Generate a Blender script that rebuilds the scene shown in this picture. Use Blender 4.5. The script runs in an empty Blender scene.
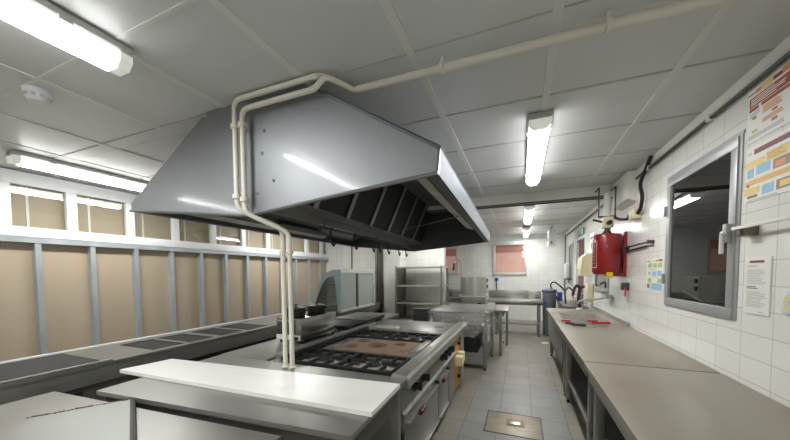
import bpy, bmesh, math, random
from mathutils import Vector, Matrix
random.seed(4)
S = 1.15                      # one layout unit in metres; the floor lies at z = -1.3 units
FZ = -1.3
C = bpy.context.scene.collection
def U(p): return Vector((p[0]*S, p[1]*S, (p[2]-FZ)*S))

# ------------------------------------------------------------------ materials
def lin(c): return tuple(((x/255)/12.92 if x/255 <= .04045 else ((x/255+.055)/1.055)**2.4) for x in c)
def _base(name):
    m = bpy.data.materials.new(name); m.use_nodes = True
    nt = m.node_tree; return m, nt, nt.nodes['Principled BSDF']
def mat(name, rgb, rough=.5, metal=0., var=.06, scale=6., stretch=(1, 1, 1), bump=0., rvar=.0, spec=None, coat=0., dark=None, dscale=2., damt=.5, crough=.03):
    m, nt, b = _base(name); c = lin(rgb); N = nt.nodes; L = nt.links
    tc = N.new('ShaderNodeTexCoord'); mp = N.new('ShaderNodeMapping'); mp.inputs['Scale'].default_value = stretch
    L.new(tc.outputs['Object'], mp.inputs['Vector'])
    nz = N.new('ShaderNodeTexNoise'); nz.inputs['Scale'].default_value = scale; nz.inputs['Detail'].default_value = 5
    L.new(mp.outputs['Vector'], nz.inputs['Vector'])
    rp = N.new('ShaderNodeValToRGB'); rp.color_ramp.elements[0].position = .3; rp.color_ramp.elements[1].position = .7
    rp.color_ramp.elements[0].color = tuple(x*(1-var) for x in c)+(1,); rp.color_ramp.elements[1].color = tuple(min(1, x*(1+var)) for x in c)+(1,)
    L.new(nz.outputs['Fac'], rp.inputs['Fac']); out = rp.outputs['Color']
    if dark:                                       # stains with a shape of their own
        n2 = N.new('ShaderNodeTexNoise'); n2.inputs['Scale'].default_value = dscale; n2.inputs['Detail'].default_value = 6
        L.new(tc.outputs['Object'], n2.inputs['Vector'])
        r2 = N.new('ShaderNodeValToRGB'); r2.color_ramp.elements[0].position = .52; r2.color_ramp.elements[1].position = .72
        r2.color_ramp.elements[0].color = (0, 0, 0, 1); r2.color_ramp.elements[1].color = (damt,)*3+(1,)
        L.new(n2.outputs['Fac'], r2.inputs['Fac'])
        mx = N.new('ShaderNodeMix'); mx.data_type = 'RGBA'; L.new(r2.outputs['Color'], mx.inputs['Factor'])
        L.new(out, mx.inputs['A']); mx.inputs['B'].default_value = lin(dark)+(1,); out = mx.outputs['Result']
    L.new(out, b.inputs['Base Color'])
    b.inputs['Metallic'].default_value = metal; b.inputs['Roughness'].default_value = rough
    if rvar:
        mr = N.new('ShaderNodeMapRange'); mr.inputs['To Min'].default_value = max(.02, rough-rvar); mr.inputs['To Max'].default_value = rough+rvar
        L.new(nz.outputs['Fac'], mr.inputs['Value']); L.new(mr.outputs['Result'], b.inputs['Roughness'])
    if spec is not None: b.inputs['Specular IOR Level'].default_value = spec
    if coat: b.inputs['Coat Weight'].default_value = coat; b.inputs['Coat Roughness'].default_value = crough
    if bump:
        bp = N.new('ShaderNodeBump'); bp.inputs['Strength'].default_value = bump; bp.inputs['Distance'].default_value = .004
        L.new(nz.outputs['Fac'], bp.inputs['Height']); L.new(bp.outputs['Normal'], b.inputs['Normal'])
    return m
def tiles(name, rgb, grout, axes, w, h, off=(0, 0), rough=.25, var=.03, mortar=.0028, offset=0., zone=None, bump=.25, dirt=None):
    m, nt, b = _base(name); N = nt.nodes; L = nt.links
    g = N.new('ShaderNodeNewGeometry'); sp = N.new('ShaderNodeSeparateXYZ'); L.new(g.outputs['Position'], sp.inputs['Vector'])
    cb = N.new('ShaderNodeCombineXYZ'); L.new(sp.outputs[axes[0]], cb.inputs['X']); L.new(sp.outputs[axes[1]], cb.inputs['Y'])
    ad = N.new('ShaderNodeVectorMath'); ad.operation = 'ADD'; L.new(cb.outputs['Vector'], ad.inputs[0]); ad.inputs[1].default_value = (off[0]+40*w, off[1]+40*h, 0)
    br = N.new('ShaderNodeTexBrick'); br.offset = offset; br.squash = 1; br.inputs['Scale'].default_value = 1
    br.inputs['Brick Width'].default_value = w; br.inputs['Row Height'].default_value = h; br.inputs['Mortar Size'].default_value = mortar
    br.inputs['Mortar Smooth'].default_value = .2; br.inputs['Bias'].default_value = 0
    c = lin(rgb); br.inputs['Color1'].default_value = tuple(x*(1-var) for x in c)+(1,); br.inputs['Color2'].default_value = tuple(min(1, x*(1+var)) for x in c)+(1,)
    br.inputs['Mortar'].default_value = lin(grout)+(1,)
    L.new(ad.outputs['Vector'], br.inputs['Vector']); out = br.outputs['Color']
    if zone:                                       # an area laid with newer, differently coloured tiles
        col, x0, x1, y1 = zone
        def step(sock, v, lt):
            n = N.new('ShaderNodeMath'); n.operation = 'LESS_THAN' if lt else 'GREATER_THAN'; L.new(sock, n.inputs[0]); n.inputs[1].default_value = v; return n.outputs[0]
        def mul(a, q):
            n = N.new('ShaderNodeMath'); n.operation = 'MULTIPLY'; L.new(a, n.inputs[0]); L.new(q, n.inputs[1]); return n.outputs[0]
        f = mul(mul(step(sp.outputs['X'], x0, False), step(sp.outputs['X'], x1, True)), step(sp.outputs['Y'], y1, True))
        f2 = N.new('ShaderNodeMath'); f2.operation = 'MULTIPLY'; L.new(f, f2.inputs[0]); f2.inputs[1].default_value = .85
        mx = N.new('ShaderNodeMix'); mx.data_type = 'RGBA'; L.new(f2.outputs[0], mx.inputs['Factor']); L.new(out, mx.inputs['A'])
        b2 = N.new('ShaderNodeMix'); b2.data_type = 'RGBA'; L.new(br.outputs['Fac'], b2.inputs['Factor'])
        b2.inputs['A'].default_value = lin(col)+(1,); b2.inputs['B'].default_value = lin(grout)+(1,)
        L.new(b2.outputs['Result'], mx.inputs['B']); out = mx.outputs['Result']
    if dirt:
        nz = N.new('ShaderNodeTexNoise'); nz.inputs['Scale'].default_value = 2.3; nz.inputs['Detail'].default_value = 8; nz.inputs['Roughness'].default_value = .65
        L.new(g.outputs['Position'], nz.inputs['Vector'])
        rp = N.new('ShaderNodeValToRGB'); rp.color_ramp.elements[0].position = .42; rp.color_ramp.elements[1].position = .78
        rp.color_ramp.elements[0].color = (0, 0, 0, 1); rp.color_ramp.elements[1].color = (.55, .55, .55, 1)
        L.new(nz.outputs['Fac'], rp.inputs['Fac'])
        mx = N.new('ShaderNodeMix'); mx.data_type = 'RGBA'; L.new(rp.outputs['Color'], mx.inputs['Factor']); L.new(out, mx.inputs['A'])
        mx.inputs['B'].default_value = lin(dirt)+(1,); out = mx.outputs['Result']
    L.new(out, b.inputs['Base Color']); b.inputs['Roughness'].default_value = rough
    n3 = N.new('ShaderNodeTexNoise'); n3.inputs['Scale'].default_value = 9; L.new(g.outputs['Position'], n3.inputs['Vector'])
    sb = N.new('ShaderNodeMath'); sb.operation = 'MULTIPLY_ADD'; L.new(br.outputs['Fac'], sb.inputs[0]); sb.inputs[1].default_value = -1.; 
    sc = N.new('ShaderNodeMath'); sc.operation = 'MULTIPLY'; L.new(n3.outputs['Fac'], sc.inputs[0]); sc.inputs[1].default_value = .5; L.new(sc.outputs[0], sb.inputs[2])
    bp = N.new('ShaderNodeBump'); bp.inputs['Strength'].default_value = bump; bp.inputs['Distance'].default_value = .003
    L.new(sb.outputs[0], bp.inputs['Height']); L.new(bp.outputs['Normal'], b.inputs['Normal'])
    return m
def glass(name, tint, refl=.12, tr=.9, rough=.02):
    m, nt, b = _base(name); N = nt.nodes; L = nt.links; N.remove(b)
    t = N.new('ShaderNodeBsdfTransparent'); t.inputs['Color'].default_value = lin(tint)+(1,)
    g = N.new('ShaderNodeBsdfGlossy'); g.inputs['Roughness'].default_value = rough
    f = N.new('ShaderNodeLayerWeight'); f.inputs['Blend'].default_value = .5
    pw = N.new('ShaderNodeMath'); pw.operation = 'POWER'; L.new(f.outputs['Facing'], pw.inputs[0]); pw.inputs[1].default_value = 5.
    a = N.new('ShaderNodeMath'); a.operation = 'MULTIPLY_ADD'; L.new(pw.outputs[0], a.inputs[0]); a.inputs[1].default_value = .85; a.inputs[2].default_value = refl
    mx = N.new('ShaderNodeMixShader'); L.new(a.outputs[0], mx.inputs[0]); L.new(t.outputs[0], mx.inputs[1]); L.new(g.outputs[0], mx.inputs[2])
    L.new(mx.outputs[0], N['Material Output'].inputs['Surface']); return m
def emit(name, rgb, s):
    m, nt, b = _base(name); b.inputs['Base Color'].default_value = lin(rgb)+(1,); b.inputs['Emission Color'].default_value = lin(rgb)+(1,)
    b.inputs['Emission Strength'].default_value = s; b.inputs['Roughness'].default_value = .4; return m

TUBE = 30.0
M = {}
M['tube'] = emit('tube_diffuser', (251, 251, 249), TUBE)
M['tubeside'] = emit('tube_diffuser_side', (251, 251, 249), 4.0)
M['fixture'] = mat('fixture_plastic', (190, 190, 188), .45, var=.03)
M['tip'] = emit('clear_end_plastic', (222, 226, 216), .17)
M['steel'] = mat('brushed_steel', (192, 191, 187), .30, .85, .05, 3, (1, 14, 14), rvar=.07)
M['top'] = mat('worn_steel_top', (148, 147, 142), .34, .65, .05, 2.2, (1, 1, 1), rvar=.06, dark=(140, 131, 116), dscale=1.8, damt=.35)
M['topright'] = mat('worn_steel_counter', (154, 148, 135), .40, .45, .05, 2.0, rvar=.06, dark=(140, 126, 104), dscale=1.4, damt=.35)
M['hood'] = mat('hood_steel', (150, 153, 157), .50, .95, .05, 1.3, (1, 1, 1.3), rvar=.10, coat=.32, crough=.09, dark=(122, 126, 131), dscale=.9, damt=.5)
M['hoodtrim'] = mat('hood_trim_steel', (118, 124, 132), .55, 1., .04, 3, rvar=.06)
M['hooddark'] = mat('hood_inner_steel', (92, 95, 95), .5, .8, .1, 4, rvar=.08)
M['filter'] = mat('greasy_filter', (44, 45, 44), .55, .6, .15, 5, (1, 20, 1))
M['dark'] = mat('dark_steel', (88, 88, 86), .5, .7, .1, 5)
M['leg'] = mat('leg_steel', (150, 150, 146), .40, .7, .08, 5)
M['shade'] = mat('shaded_steel', (105, 104, 100), .55, .6, .1, 4)  # darker steel for parts below the tops, their shade put into the colour
M['black'] = mat('black_plastic', (24, 24, 25), .45, var=.15)
M['mirror'] = mat('polished_steel', (158, 158, 155), .2, .95, .05, 3)
M['iron'] = mat('cast_iron', (38, 38, 38), .6, .3, .25, 30, bump=.3)
M['rust'] = mat('rusty_hotplate', (134, 110, 92), .6, .25, .12, 8, dark=(88, 62, 46), dscale=6, damt=.7, bump=.15)
M['alu'] = mat('burner_aluminium', (190, 188, 180), .45, .5, .12, 12)
M['rustdark'] = mat('rusty_ring', (92, 68, 54), .6, .2, .1, 8)
M['redknob'] = mat('brown_red_grip', (88, 28, 22), .4, var=.1)
M['pipe'] = mat('cream_paint', (224, 221, 209), .35, var=.03, dark=(180, 160, 120), dscale=3, damt=.25)
M['whiteslab'] = mat('white_polyethylene', (236, 236, 233), .3, var=.02, dark=(190, 188, 180), dscale=2, damt=.2)
M['ceil'] = mat('ceiling_panel', (212, 214, 214), .4, var=.02, scale=3, bump=.05)
M['batten'] = mat('ceiling_strip', (222, 222, 217), .5, var=.02)
M['gap'] = mat('ceiling_joint', (182, 182, 179), .6, var=.05)
M['tile_r'] = tiles('wall_tiles_right', (236, 236, 231), (204, 202, 195), ('Y', 'Z'), .215*S, .12*S, (-2.13*S, -(.747+.0)*S+.0), .16, bump=.35)
M['tile_f'] = tiles('wall_tiles_far', (232, 233, 229), (206, 205, 199), ('X', 'Z'), .215*S, .12*S, (0, 0), .22, bump=.3)
M['tile_m'] = tiles('wall_tiles_block', (236, 235, 229), (206, 204, 197), ('X', 'Z'), .16*S, .16*S, (0, 0), .22)
M['floor'] = tiles('floor_tiles', (140, 135, 125), (98, 94, 86), ('X', 'Y'), .276*S, .27*S, (.175*S, -.24*S), .42, .06, .004, zone=((132, 134, 133), -.455*S, .39*S, 3.8*S), bump=.3, dirt=(104, 92, 76))
M['board'] = mat('fibreboard', (180, 165, 143), .75, var=.04, scale=1.6, stretch=(1, 1, .35), dark=(166, 148, 122), dscale=1.1, damt=.4)
M['stud'] = mat('galvanised_steel', (176, 183, 187), .45, .35, .12, 6, (1, 1, .3))
M['white'] = mat('white_lacquer', (228, 230, 230), .35, var=.02)
M['wallpaint'] = mat('plain_white_paint', (214, 213, 206), .6, var=.03)
M['pane'] = glass('window_glass', (250, 251, 250), .05)
M['darkpane'] = glass('dark_window_glass', (120, 122, 122), .2)
M['caseglass'] = glass('display_glass', (196, 200, 199), .05)
M['doorglass'] = mat('frosted_door', (176, 190, 188), .25, var=.02)
M['film'] = None
M['frame'] = mat('aluminium_frame', (172, 174, 174), .38, .35, .05, 4)
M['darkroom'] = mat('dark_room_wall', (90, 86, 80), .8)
M['brownboard'] = mat('brown_cabinet', (92, 74, 62), .7)
M['beam'] = mat('beam_paint', (232, 230, 222), .5, var=.03)
M['beamdark'] = mat('beam_rail', (92, 90, 84), .45, .5)
M['blind'] = emit('glowing_terracotta_blind', (196, 154, 142), .2)  # weak glow put into the slats, stands in for daylight behind them
M['blinddark'] = emit('glowing_terracotta_box', (158, 108, 98), .12)  # fainter glow on the blind box, also in place of daylight
M['red'] = mat('red_enamel', (138, 22, 28), .32, var=.05, coat=.2)
M['yellow'] = mat('yellow_tag', (226, 190, 40), .5)
M['orange'] = mat('orange_panel', (206, 150, 70), .5, var=.08)
M['cream'] = mat('cream_plastic', (224, 216, 180), .4, var=.03)
M['maroon'] = mat('maroon_door', (116, 66, 64), .5, var=.06)
M['green'] = mat('sign_green', (40, 150, 96), .4)
M['grey'] = mat('grey_blue_plastic', (112, 122, 130), .45, var=.06)
M['blue'] = mat('blue_plastic', (36, 78, 170), .4)
M['casegrey'] = mat('display_grey_paint', (150, 168, 170), .4, .2, .03)
M['redtool'] = mat('red_handle', (196, 40, 62), .35)
M['paper'] = mat('paper', (236, 235, 230), .5, var=.01)
M['ink'] = mat('grey_ink', (196, 196, 198), .6)
M['p_red'] = mat('print_brick_red', (168, 84, 60), .5)
M['p_maroon'] = mat('print_maroon', (128, 52, 56), .5)
M['p_yellow'] = mat('print_yellow', (234, 208, 126), .5)
M['p_orange'] = mat('print_orange', (226, 150, 96), .5)
M['p_blue'] = mat('print_blue', (150, 196, 222), .5)
M['p_green'] = mat('print_green', (176, 204, 128), .5)
M['p_teal'] = mat('print_teal', (150, 200, 205), .5)
M['p_brown'] = mat('print_brown', (150, 128, 100), .5)
M['copper'] = mat('dark_tap', (60, 32, 32), .5)
M['brown'] = mat('column_brown', (112, 106, 96), .4, .7, .08)
def film():
    m, nt, b = _base('plastic_film'); N = nt.nodes; L = nt.links
    t = N.new('ShaderNodeBsdfTransparent'); g = N.new('ShaderNodeBsdfGlossy'); g.inputs['Roughness'].default_value = .12
    nz = N.new('ShaderNodeTexNoise'); nz.inputs['Scale'].default_value = 9; nz.inputs['Detail'].default_value = 4; nz.inputs['Distortion'].default_value = 1.5
    tc = N.new('ShaderNodeTexCoord'); L.new(tc.outputs['Object'], nz.inputs['Vector'])
    bp = N.new('ShaderNodeBump'); bp.inputs['Strength'].default_value = .9; bp.inputs['Distance'].default_value = .06
    L.new(nz.outputs['Fac'], bp.inputs['Height']); L.new(bp.outputs['Normal'], g.inputs['Normal'])
    d = N.new('ShaderNodeBsdfDiffuse'); d.inputs['Color'].default_value = (.6, .6, .6, 1)
    m1 = N.new('ShaderNodeMixShader'); m1.inputs[0].default_value = .15; L.new(t.outputs[0], m1.inputs[1]); L.new(d.outputs[0], m1.inputs[2])
    m2 = N.new('ShaderNodeMixShader'); m2.inputs[0].default_value = .34; L.new(m1.outputs[0], m2.inputs[1]); L.new(g.outputs[0], m2.inputs[2])
    L.new(m2.outputs[0], N['Material Output'].inputs['Surface']); return m
M['film'] = film()
def milky():
    m, nt, b = _base('milky_glass'); N = nt.nodes; L = nt.links
    t = N.new('ShaderNodeBsdfTransparent'); g = N.new('ShaderNodeBsdfGlossy'); g.inputs['Roughness'].default_value = .06
    d = N.new('ShaderNodeBsdfDiffuse'); d.inputs['Color'].default_value = lin((196, 204, 202))+(1,)
    m1 = N.new('ShaderNodeMixShader'); m1.inputs[0].default_value = .55; L.new(t.outputs[0], m1.inputs[1]); L.new(d.outputs[0], m1.inputs[2])
    m2 = N.new('ShaderNodeMixShader'); m2.inputs[0].default_value = .08; L.new(m1.outputs[0], m2.inputs[1]); L.new(g.outputs[0], m2.inputs[2])
    L.new(m2.outputs[0], N['Material Output'].inputs['Surface']); return m
M['milky'] = milky()

# ------------------------------------------------------------------ mesh builder (layout units)
ORIG = {}
class MB:
    def __init__(s): s.bm = bmesh.new()
    def _mi(s, fs, mi):
        for f in fs: f.material_index = mi
    def box(s, x0, x1, y0, y1, z0, z1, bev=0., mi=0, rot=None, piv=None):
        vs = [s.bm.verts.new((x, y, z)) for x in (x0, x1) for y in (y0, y1) for z in (z0, z1)]
        q = [(0, 1, 3, 2), (4, 6, 7, 5), (0, 4, 5, 1), (2, 3, 7, 6), (0, 2, 6, 4), (1, 5, 7, 3)]
        fs = [s.bm.faces.new([vs[i] for i in f]) for f in q]; s._mi(fs, mi)
        if bev:
            ed = list({e for f in fs for e in f.edges})
            r = bmesh.ops.bevel(s.bm, geom=ed, offset=bev, segments=2, affect='EDGES', profile=.6)
            s._mi(r['faces'], mi); vs = list({v for f in r['faces'] for v in f.verts} | {v for v in vs if v.is_valid})
        if rot is not None:
            c = Vector(piv) if piv else Vector(((x0+x1)/2, (y0+y1)/2, (z0+z1)/2))
            for v in vs: v.co = c+rot@(v.co-c)
        return s
    def cyl(s, p0, p1, r0, r1=None, seg=16, mi=0, cap=True):
        return s.tube([p0, p1], r0, seg, mi, r_end=r1, cap=cap)
    def tube(s, pts, r, seg=10, mi=0, r_end=None, cap=True):
        pts = [Vector(p) for p in pts]; n = len(pts); rings = []; up = None
        for i, p in enumerate(pts):
            t = (pts[min(i+1, n-1)]-pts[max(i-1, 0)]).normalized()
            if up is None:
                up = Vector((0, 0, 1)) if abs(t.z) < .9 else Vector((1, 0, 0))
            a = t.cross(up)
            if a.length < 1e-5: a = t.orthogonal()
            a.normalize(); bb = a.cross(t).normalized(); up = bb
            rr = r if r_end is None else r+(r_end-r)*i/(n-1)
            rings.append([s.bm.verts.new(p+a*(rr*math.cos(2*math.pi*k/seg))+bb*(rr*math.sin(2*math.pi*k/seg))) for k in range(seg)])
        fs = []
        for A, B in zip(rings, rings[1:]):
            for k in range(seg): fs.append(s.bm.faces.new((A[k], A[(k+1) % seg], B[(k+1) % seg], B[k])))
        if cap:
            fs.append(s.bm.faces.new(rings[0][::-1])); fs.append(s.bm.faces.new(rings[-1]))
        s._mi(fs, mi); return s
    def lathe(s, c, prof, seg=24, mi=0, axis='z'):
        rings = []
        for r, h in prof:
            ring = []
            for k in range(seg):
                a = 2*math.pi*k/seg; x, y = max(r, 1e-4)*math.cos(a), max(r, 1e-4)*math.sin(a)
                o = {'z': (x, y, h), 'x': (h, x, y), 'y': (y, h, x)}[axis]
                ring.append(s.bm.verts.new((c[0]+o[0], c[1]+o[1], c[2]+o[2])))
            rings.append(ring)
        fs = []
        for A, B in zip(rings, rings[1:]):
            for k in range(seg): fs.append(s.bm.faces.new((A[k], A[(k+1) % seg], B[(k+1) % seg], B[k])))
        if prof[0][0] > 1e-3: fs.append(s.bm.faces.new(rings[0][::-1]))
        if prof[-1][0] > 1e-3: fs.append(s.bm.faces.new(rings[-1]))
        s._mi(fs, mi); return s
    def prism(s, pts, vec, mi=0):
        A = [s.bm.verts.new(p) for p in pts]; B = [s.bm.verts.new(Vector(p)+Vector(vec)) for p in pts]; n = len(A)
        fs = [s.bm.faces.new(A[::-1]), s.bm.faces.new(B)]
        for k in range(n): fs.append(s.bm.faces.new((A[k], A[(k+1) % n], B[(k+1) % n], B[k])))
        s._mi(fs, mi); return s
    def slab(s, quad, t, mi=0):                    # a plate from four corners, thickened along its normal
        q = [Vector(p) for p in quad]; n = (q[1]-q[0]).cross(q[2]-q[0]).normalized()*t
        return s.prism(q, n, mi)
    def build(s, name, m, parent=None, origin=None):
        bm = s.bm; bmesh.ops.recalc_face_normals(bm, faces=bm.faces)
        for v in bm.verts: v.co = U(v.co)
        if parent is not None: o0 = ORIG[parent.name]
        elif origin is not None: o0 = U(origin)
        else:
            xs = [v.co for v in bm.verts]
            o0 = Vector(((min(v.x for v in xs)+max(v.x for v in xs))/2, (min(v.y for v in xs)+max(v.y for v in xs))/2, min(v.z for v in xs)))
        for v in bm.verts: v.co -= o0
        for f in bm.faces: f.smooth = True
        me = bpy.data.meshes.new(name); bm.to_mesh(me); bm.free()
        me.set_sharp_from_angle(angle=.6)
        for x in (m if isinstance(m, (list, tuple)) else [m]): me.materials.append(M[x] if isinstance(x, str) else x)
        o = bpy.data.objects.new(name, me); C.objects.link(o)
        if parent is not None: o.parent = parent
        else: o.location = o0
        ORIG[o.name] = o0
        return o
def tag(o, label=None, cat=None, group=None, kind=None):
    if label: o['label'] = label
    if cat: o['category'] = cat
    if group: o['group'] = group
    if kind: o['kind'] = kind
    return o
def thing(name, label, cat, loc, group=None, kind=None):
    o = bpy.data.objects.new(name, None); C.objects.link(o); o.location = U(loc); o.empty_display_size = .1
    ORIG[o.name] = U(loc); return tag(o, label, cat, group, kind)
def bx(name, m, parent, *a, **k): return MB().box(*a, **k).build(name, m, parent)
def rounded(pts, r, n=5):                          # fillet the corners of a polyline
    P = [Vector(p) for p in pts]; out = [P[0]]
    for a, b, c in zip(P, P[1:], P[2:]):
        u, v = (a-b), (c-b); d = min(r, u.length*.45, v.length*.45); u.normalize(); v.normalize()
        p, q = b+u*d, b+v*d
        for k in range(n+1):
            t = k/n; out.append(p*(1-t)**2+b*2*t*(1-t)+q*t*t)
    out.append(P[-1]); return out
def copy_tree(o, parent=None):
    c = o.copy(); C.objects.link(c); ORIG[c.name] = ORIG[o.name]
    if parent: c.parent = parent
    for ch in list(o.children): copy_tree(ch, c)
    return c
def struct(o): return tag(o, kind='structure')
#BODY
# ------------------------------------------------------------------ camera
def setup_camera():
    a, b, c = .3901, -.0447, .0074
    Rz = Matrix.Rotation(a, 3, 'Z'); Rx = Matrix.Rotation(b, 3, 'X'); Ry = Matrix.Rotation(c, 3, 'Y')
    R = Rz@Rx@Ry
    r, f, u = R.col[0], R.col[1], R.col[2]
    cam = bpy.data.cameras.new('camera'); o = bpy.data.objects.new('camera', cam); C.objects.link(o)
    m = Matrix((r, u, -f)).transposed().to_4x4(); m.translation = U((0, 0, 0)); o.matrix_world = m
    cam.sensor_width = 36; cam.lens = 307.3/790*36; cam.shift_y = (286.67-220)/790; cam.clip_start = .02
    bpy.context.scene.camera = o
setup_camera()
sc = bpy.context.scene
sc.view_settings.view_transform = 'Standard'; sc.view_settings.look = 'None'; sc.view_settings.gamma = 1
sc.view_settings.exposure = 1.45
sc.view_settings.use_curve_mapping = False
w = bpy.data.worlds.new('world'); sc.world = w; w.use_nodes = True
w.node_tree.nodes['Background'].inputs['Color'].default_value = (.5, .52, .55, 1); w.node_tree.nodes['Background'].inputs['Strength'].default_value = .1

# ------------------------------------------------------------------ the room
XR, XL, YF, YN = 1.05, -4.4, 9.0, -2.2
struct(bx('floor', 'floor', None, -4.62, 1.2, YN-.1, YF+.1, FZ-.06, FZ))
cb = MB(); cb.box(-4.62, 1.2, YN-.1, YF+.1, 1.0, 1.06)
BX = [-.47+.592*k for k in range(-7, 3)]
BX = [-4.2, -3.58, -2.978, -2.295, -1.652, -1.048, -.475, .12, .703]
for x in BX: cb.box(x-.019, x+.019, YN, YF, .9955, 1.001, mi=1)
ys = [-1.6+.596*k for k in range(18)]
ys = [y for y in [-1.6, -1.0, -.4, .2, .80, 1.985, 2.585, 3.19, 3.79, 4.9, 5.5, 6.1, 6.7, 7.3, 7.9, 8.5]]
for y in ys:
    cb.box(-4.45, 1.05, y-.008, y+.008, .9965, 1.001, mi=1 if y < 1 else 2)
cb.box(-4.45, 1.05, 1.36, 1.368, .9965, 1.001, mi=2); cb.box(-4.45, 1.05, 1.368, 1.47, .9972, 1.001, mi=0); cb.box(-4.45, 1.05, 1.47, 1.478, .9965, 1.001, mi=1)
struct(cb.build('ceiling', ['ceil', 'batten', 'gap']))
# right wall, with openings for the two service windows, the far window and the door
def wall_right():
    m = MB(); X0, X1 = XR, XR+.14
    op = [(2.19, 3.03, -.262, .70), (4.72, 5.55, -.30, .60), (6.36, 7.26, FZ, .63), (7.75, 8.45, -.33, .66)]
    y = YN
    for a, b, z0, z1 in op:
        m.box(X0, X1, y, a, FZ, 1.0)
        if z0 > FZ: m.box(X0, X1, a, b, FZ, z0)
        m.box(X0, X1, a, b, z1, 1.0); y = b
    m.box(X0, X1, y, YF+.1, FZ, 1.0)
    return struct(m.build('wall_right', 'tile_r'))
WR = wall_right()
m = MB()
def wall_far():
    m = MB(); Y0, Y1 = YF, YF+.12
    op = [(-2.14, -1.70, -.06, .74), (-.735, .14, -.075, .80)]; x = -2.6
    for a, b, z0, z1 in op:
        m.box(x, a, Y0, Y1, FZ, 1.); m.box(a, b, Y0, Y1, FZ, z0); m.box(a, b, Y0, Y1, z1, 1.); x = b
    m.box(x, XR, Y0, Y1, FZ, 1.); return struct(m.build('wall_far', 'tile_f'))
wall_far()
struct(bx('wall_near', 'wallpaint', None, -4.62, 1.2, YN-.1, YN, FZ, 1.))
struct(bx('wall_rear_left', 'tile_m', None, -4.5, -2.9, 6.4, 6.55, FZ, 1.))
struct(bx('wall_pillar', 'tile_m', None, -2.9, -2.49, 6.36, 6.85, FZ, 1.))
struct(bx('wall_behind_shelves', 'tile_m', None, -2.49, -1.575, 6.70, 6.85, FZ, 1.))
struct(bx('wall_far_left', 'wallpaint', None, -2.72, -2.6, 6.85, YF+.1, FZ, 1.))
m = MB(); m.box(-3.09, -3.035, 6.33, 6.398, FZ, 1., .004); m.box(-3.01, -2.93, 6.30, 6.398, FZ, 1., .004, 1); m.box(-2.925, -2.905, 6.32, 6.398, FZ, 1., 0)
struct(m.build('column', ['brown', 'dark']))
# cross beam with its dark rail
m = MB(); m.box(-3.0, XR-.1, 4.27, 4.42, .882, 1., .004); m.box(-3.0, XR-.1, 4.272, 4.30, .866, .883, 0, 1); m.box(-3.0, XR-.1, 4.39, 4.415, .868, .883, 0, 1)
tag(struct(m.build('beam', ['beam', 'beamdark'])))
# left wall: stud partition with a glazed strip above
WL = struct(bx('wall_left', 'board', None, -4.6, -4.47, YN, 6.4, FZ, 1.0))
sy = [1.478+.418*k for k in range(-4, 12)]
for y in sy:
    s = MB(); x = -4.40
    s.box(x-.004, x, y-.022, y+.022, FZ, .335); s.box(x-.068, x-.004, y-.022, y-.018, FZ, .335); s.box(x-.068, x-.004, y+.018, y+.022, FZ, .335)
    s.build('stud', 'stud', WL)
m = MB(); m.box(-4.47, -4.394, YN, 6.395, .325, .335); m.box(-4.398, -4.392, YN, 6.395, .318, .372); m.build('top_track', 'stud', WL)
m = MB(); m.box(-4.398, -4.392, YN, 6.395, FZ, FZ+.05); m.build('bottom_track', 'stud', WL)
win = struct(thing('window_1', None, None, (-4.42, 2.5, .38)))
my = [-2.17, -1.6, -1.08, -.56, -.04, .50, .80, 1.285, 1.738, 2.264, 2.794, 3.352, 3.906, 4.46, 5.02, 5.58, 6.12, 6.375]
my = [-2.17, -1.35, -.83, -.31, .21, .745, 1.275, 1.738, 2.264, 2.794, 3.352, 3.906, 4.46, 5.02, 5.58, 6.12, 6.375]
m = MB(); m.box(-4.45, -4.385, YN, 6.395, .372, .468, .004); m.box(-4.45, -4.385, YN, 6.395, .862, .985, .004)
for y in my: m.box(-4.447, -4.39, y-.042, y+.042, .46, .87, .003)
m.build('window_frame', 'white', win)
for a, b in zip(my, my[1:]): bx('pane', 'pane', win, -4.428, -4.422, a+.04, b-.04, .462, .868)
m = MB()
for y in my[:-1]: m.box(-4.47, -4.462, y+.155, y+.175, .40, .9)
m.build('joint_strip', 'batten', win)
# wall strip under the ceiling on the right
m = MB(); m.box(XR-.005, XR+.0, YN, YF, .945, .998)
struct(m.build('trim_1', 'beam'))
m = MB(); m.tube([(XR-.02, YN, .905), (XR-.02, 8.95, .905)], .011, 8)
p = m.build('wall_conduit', 'dark'); tag(p, 'long thin dark conduit running under the ceiling along the right tiled wall', 'conduit')
for y in (.9, 2.45, 3.4, 5.2, 6.6): bx('clip', 'beam', p, XR-.034, XR+0, y-.02, y+.02, .892, .925, .004)
m = MB(); m.tube([(XR-.02, 8.94, .93), (XR-.02, 8.94, -.5)], .012, 8)
tag(m.build('wall_conduit', 'dark'), 'vertical dark pipe in the far right corner of the kitchen', 'conduit')
m = MB(); m.tube([(-3.73, 6.385, .98), (-3.73, 6.385, -.66)], .014, 8)
tag(m.build('wall_conduit', 'brown'), 'vertical grey brown conduit on white tiles behind the glass display case', 'conduit')

M['alurail'] = mat('satin_rail', (214, 214, 208), .4, .3, .04)
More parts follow.
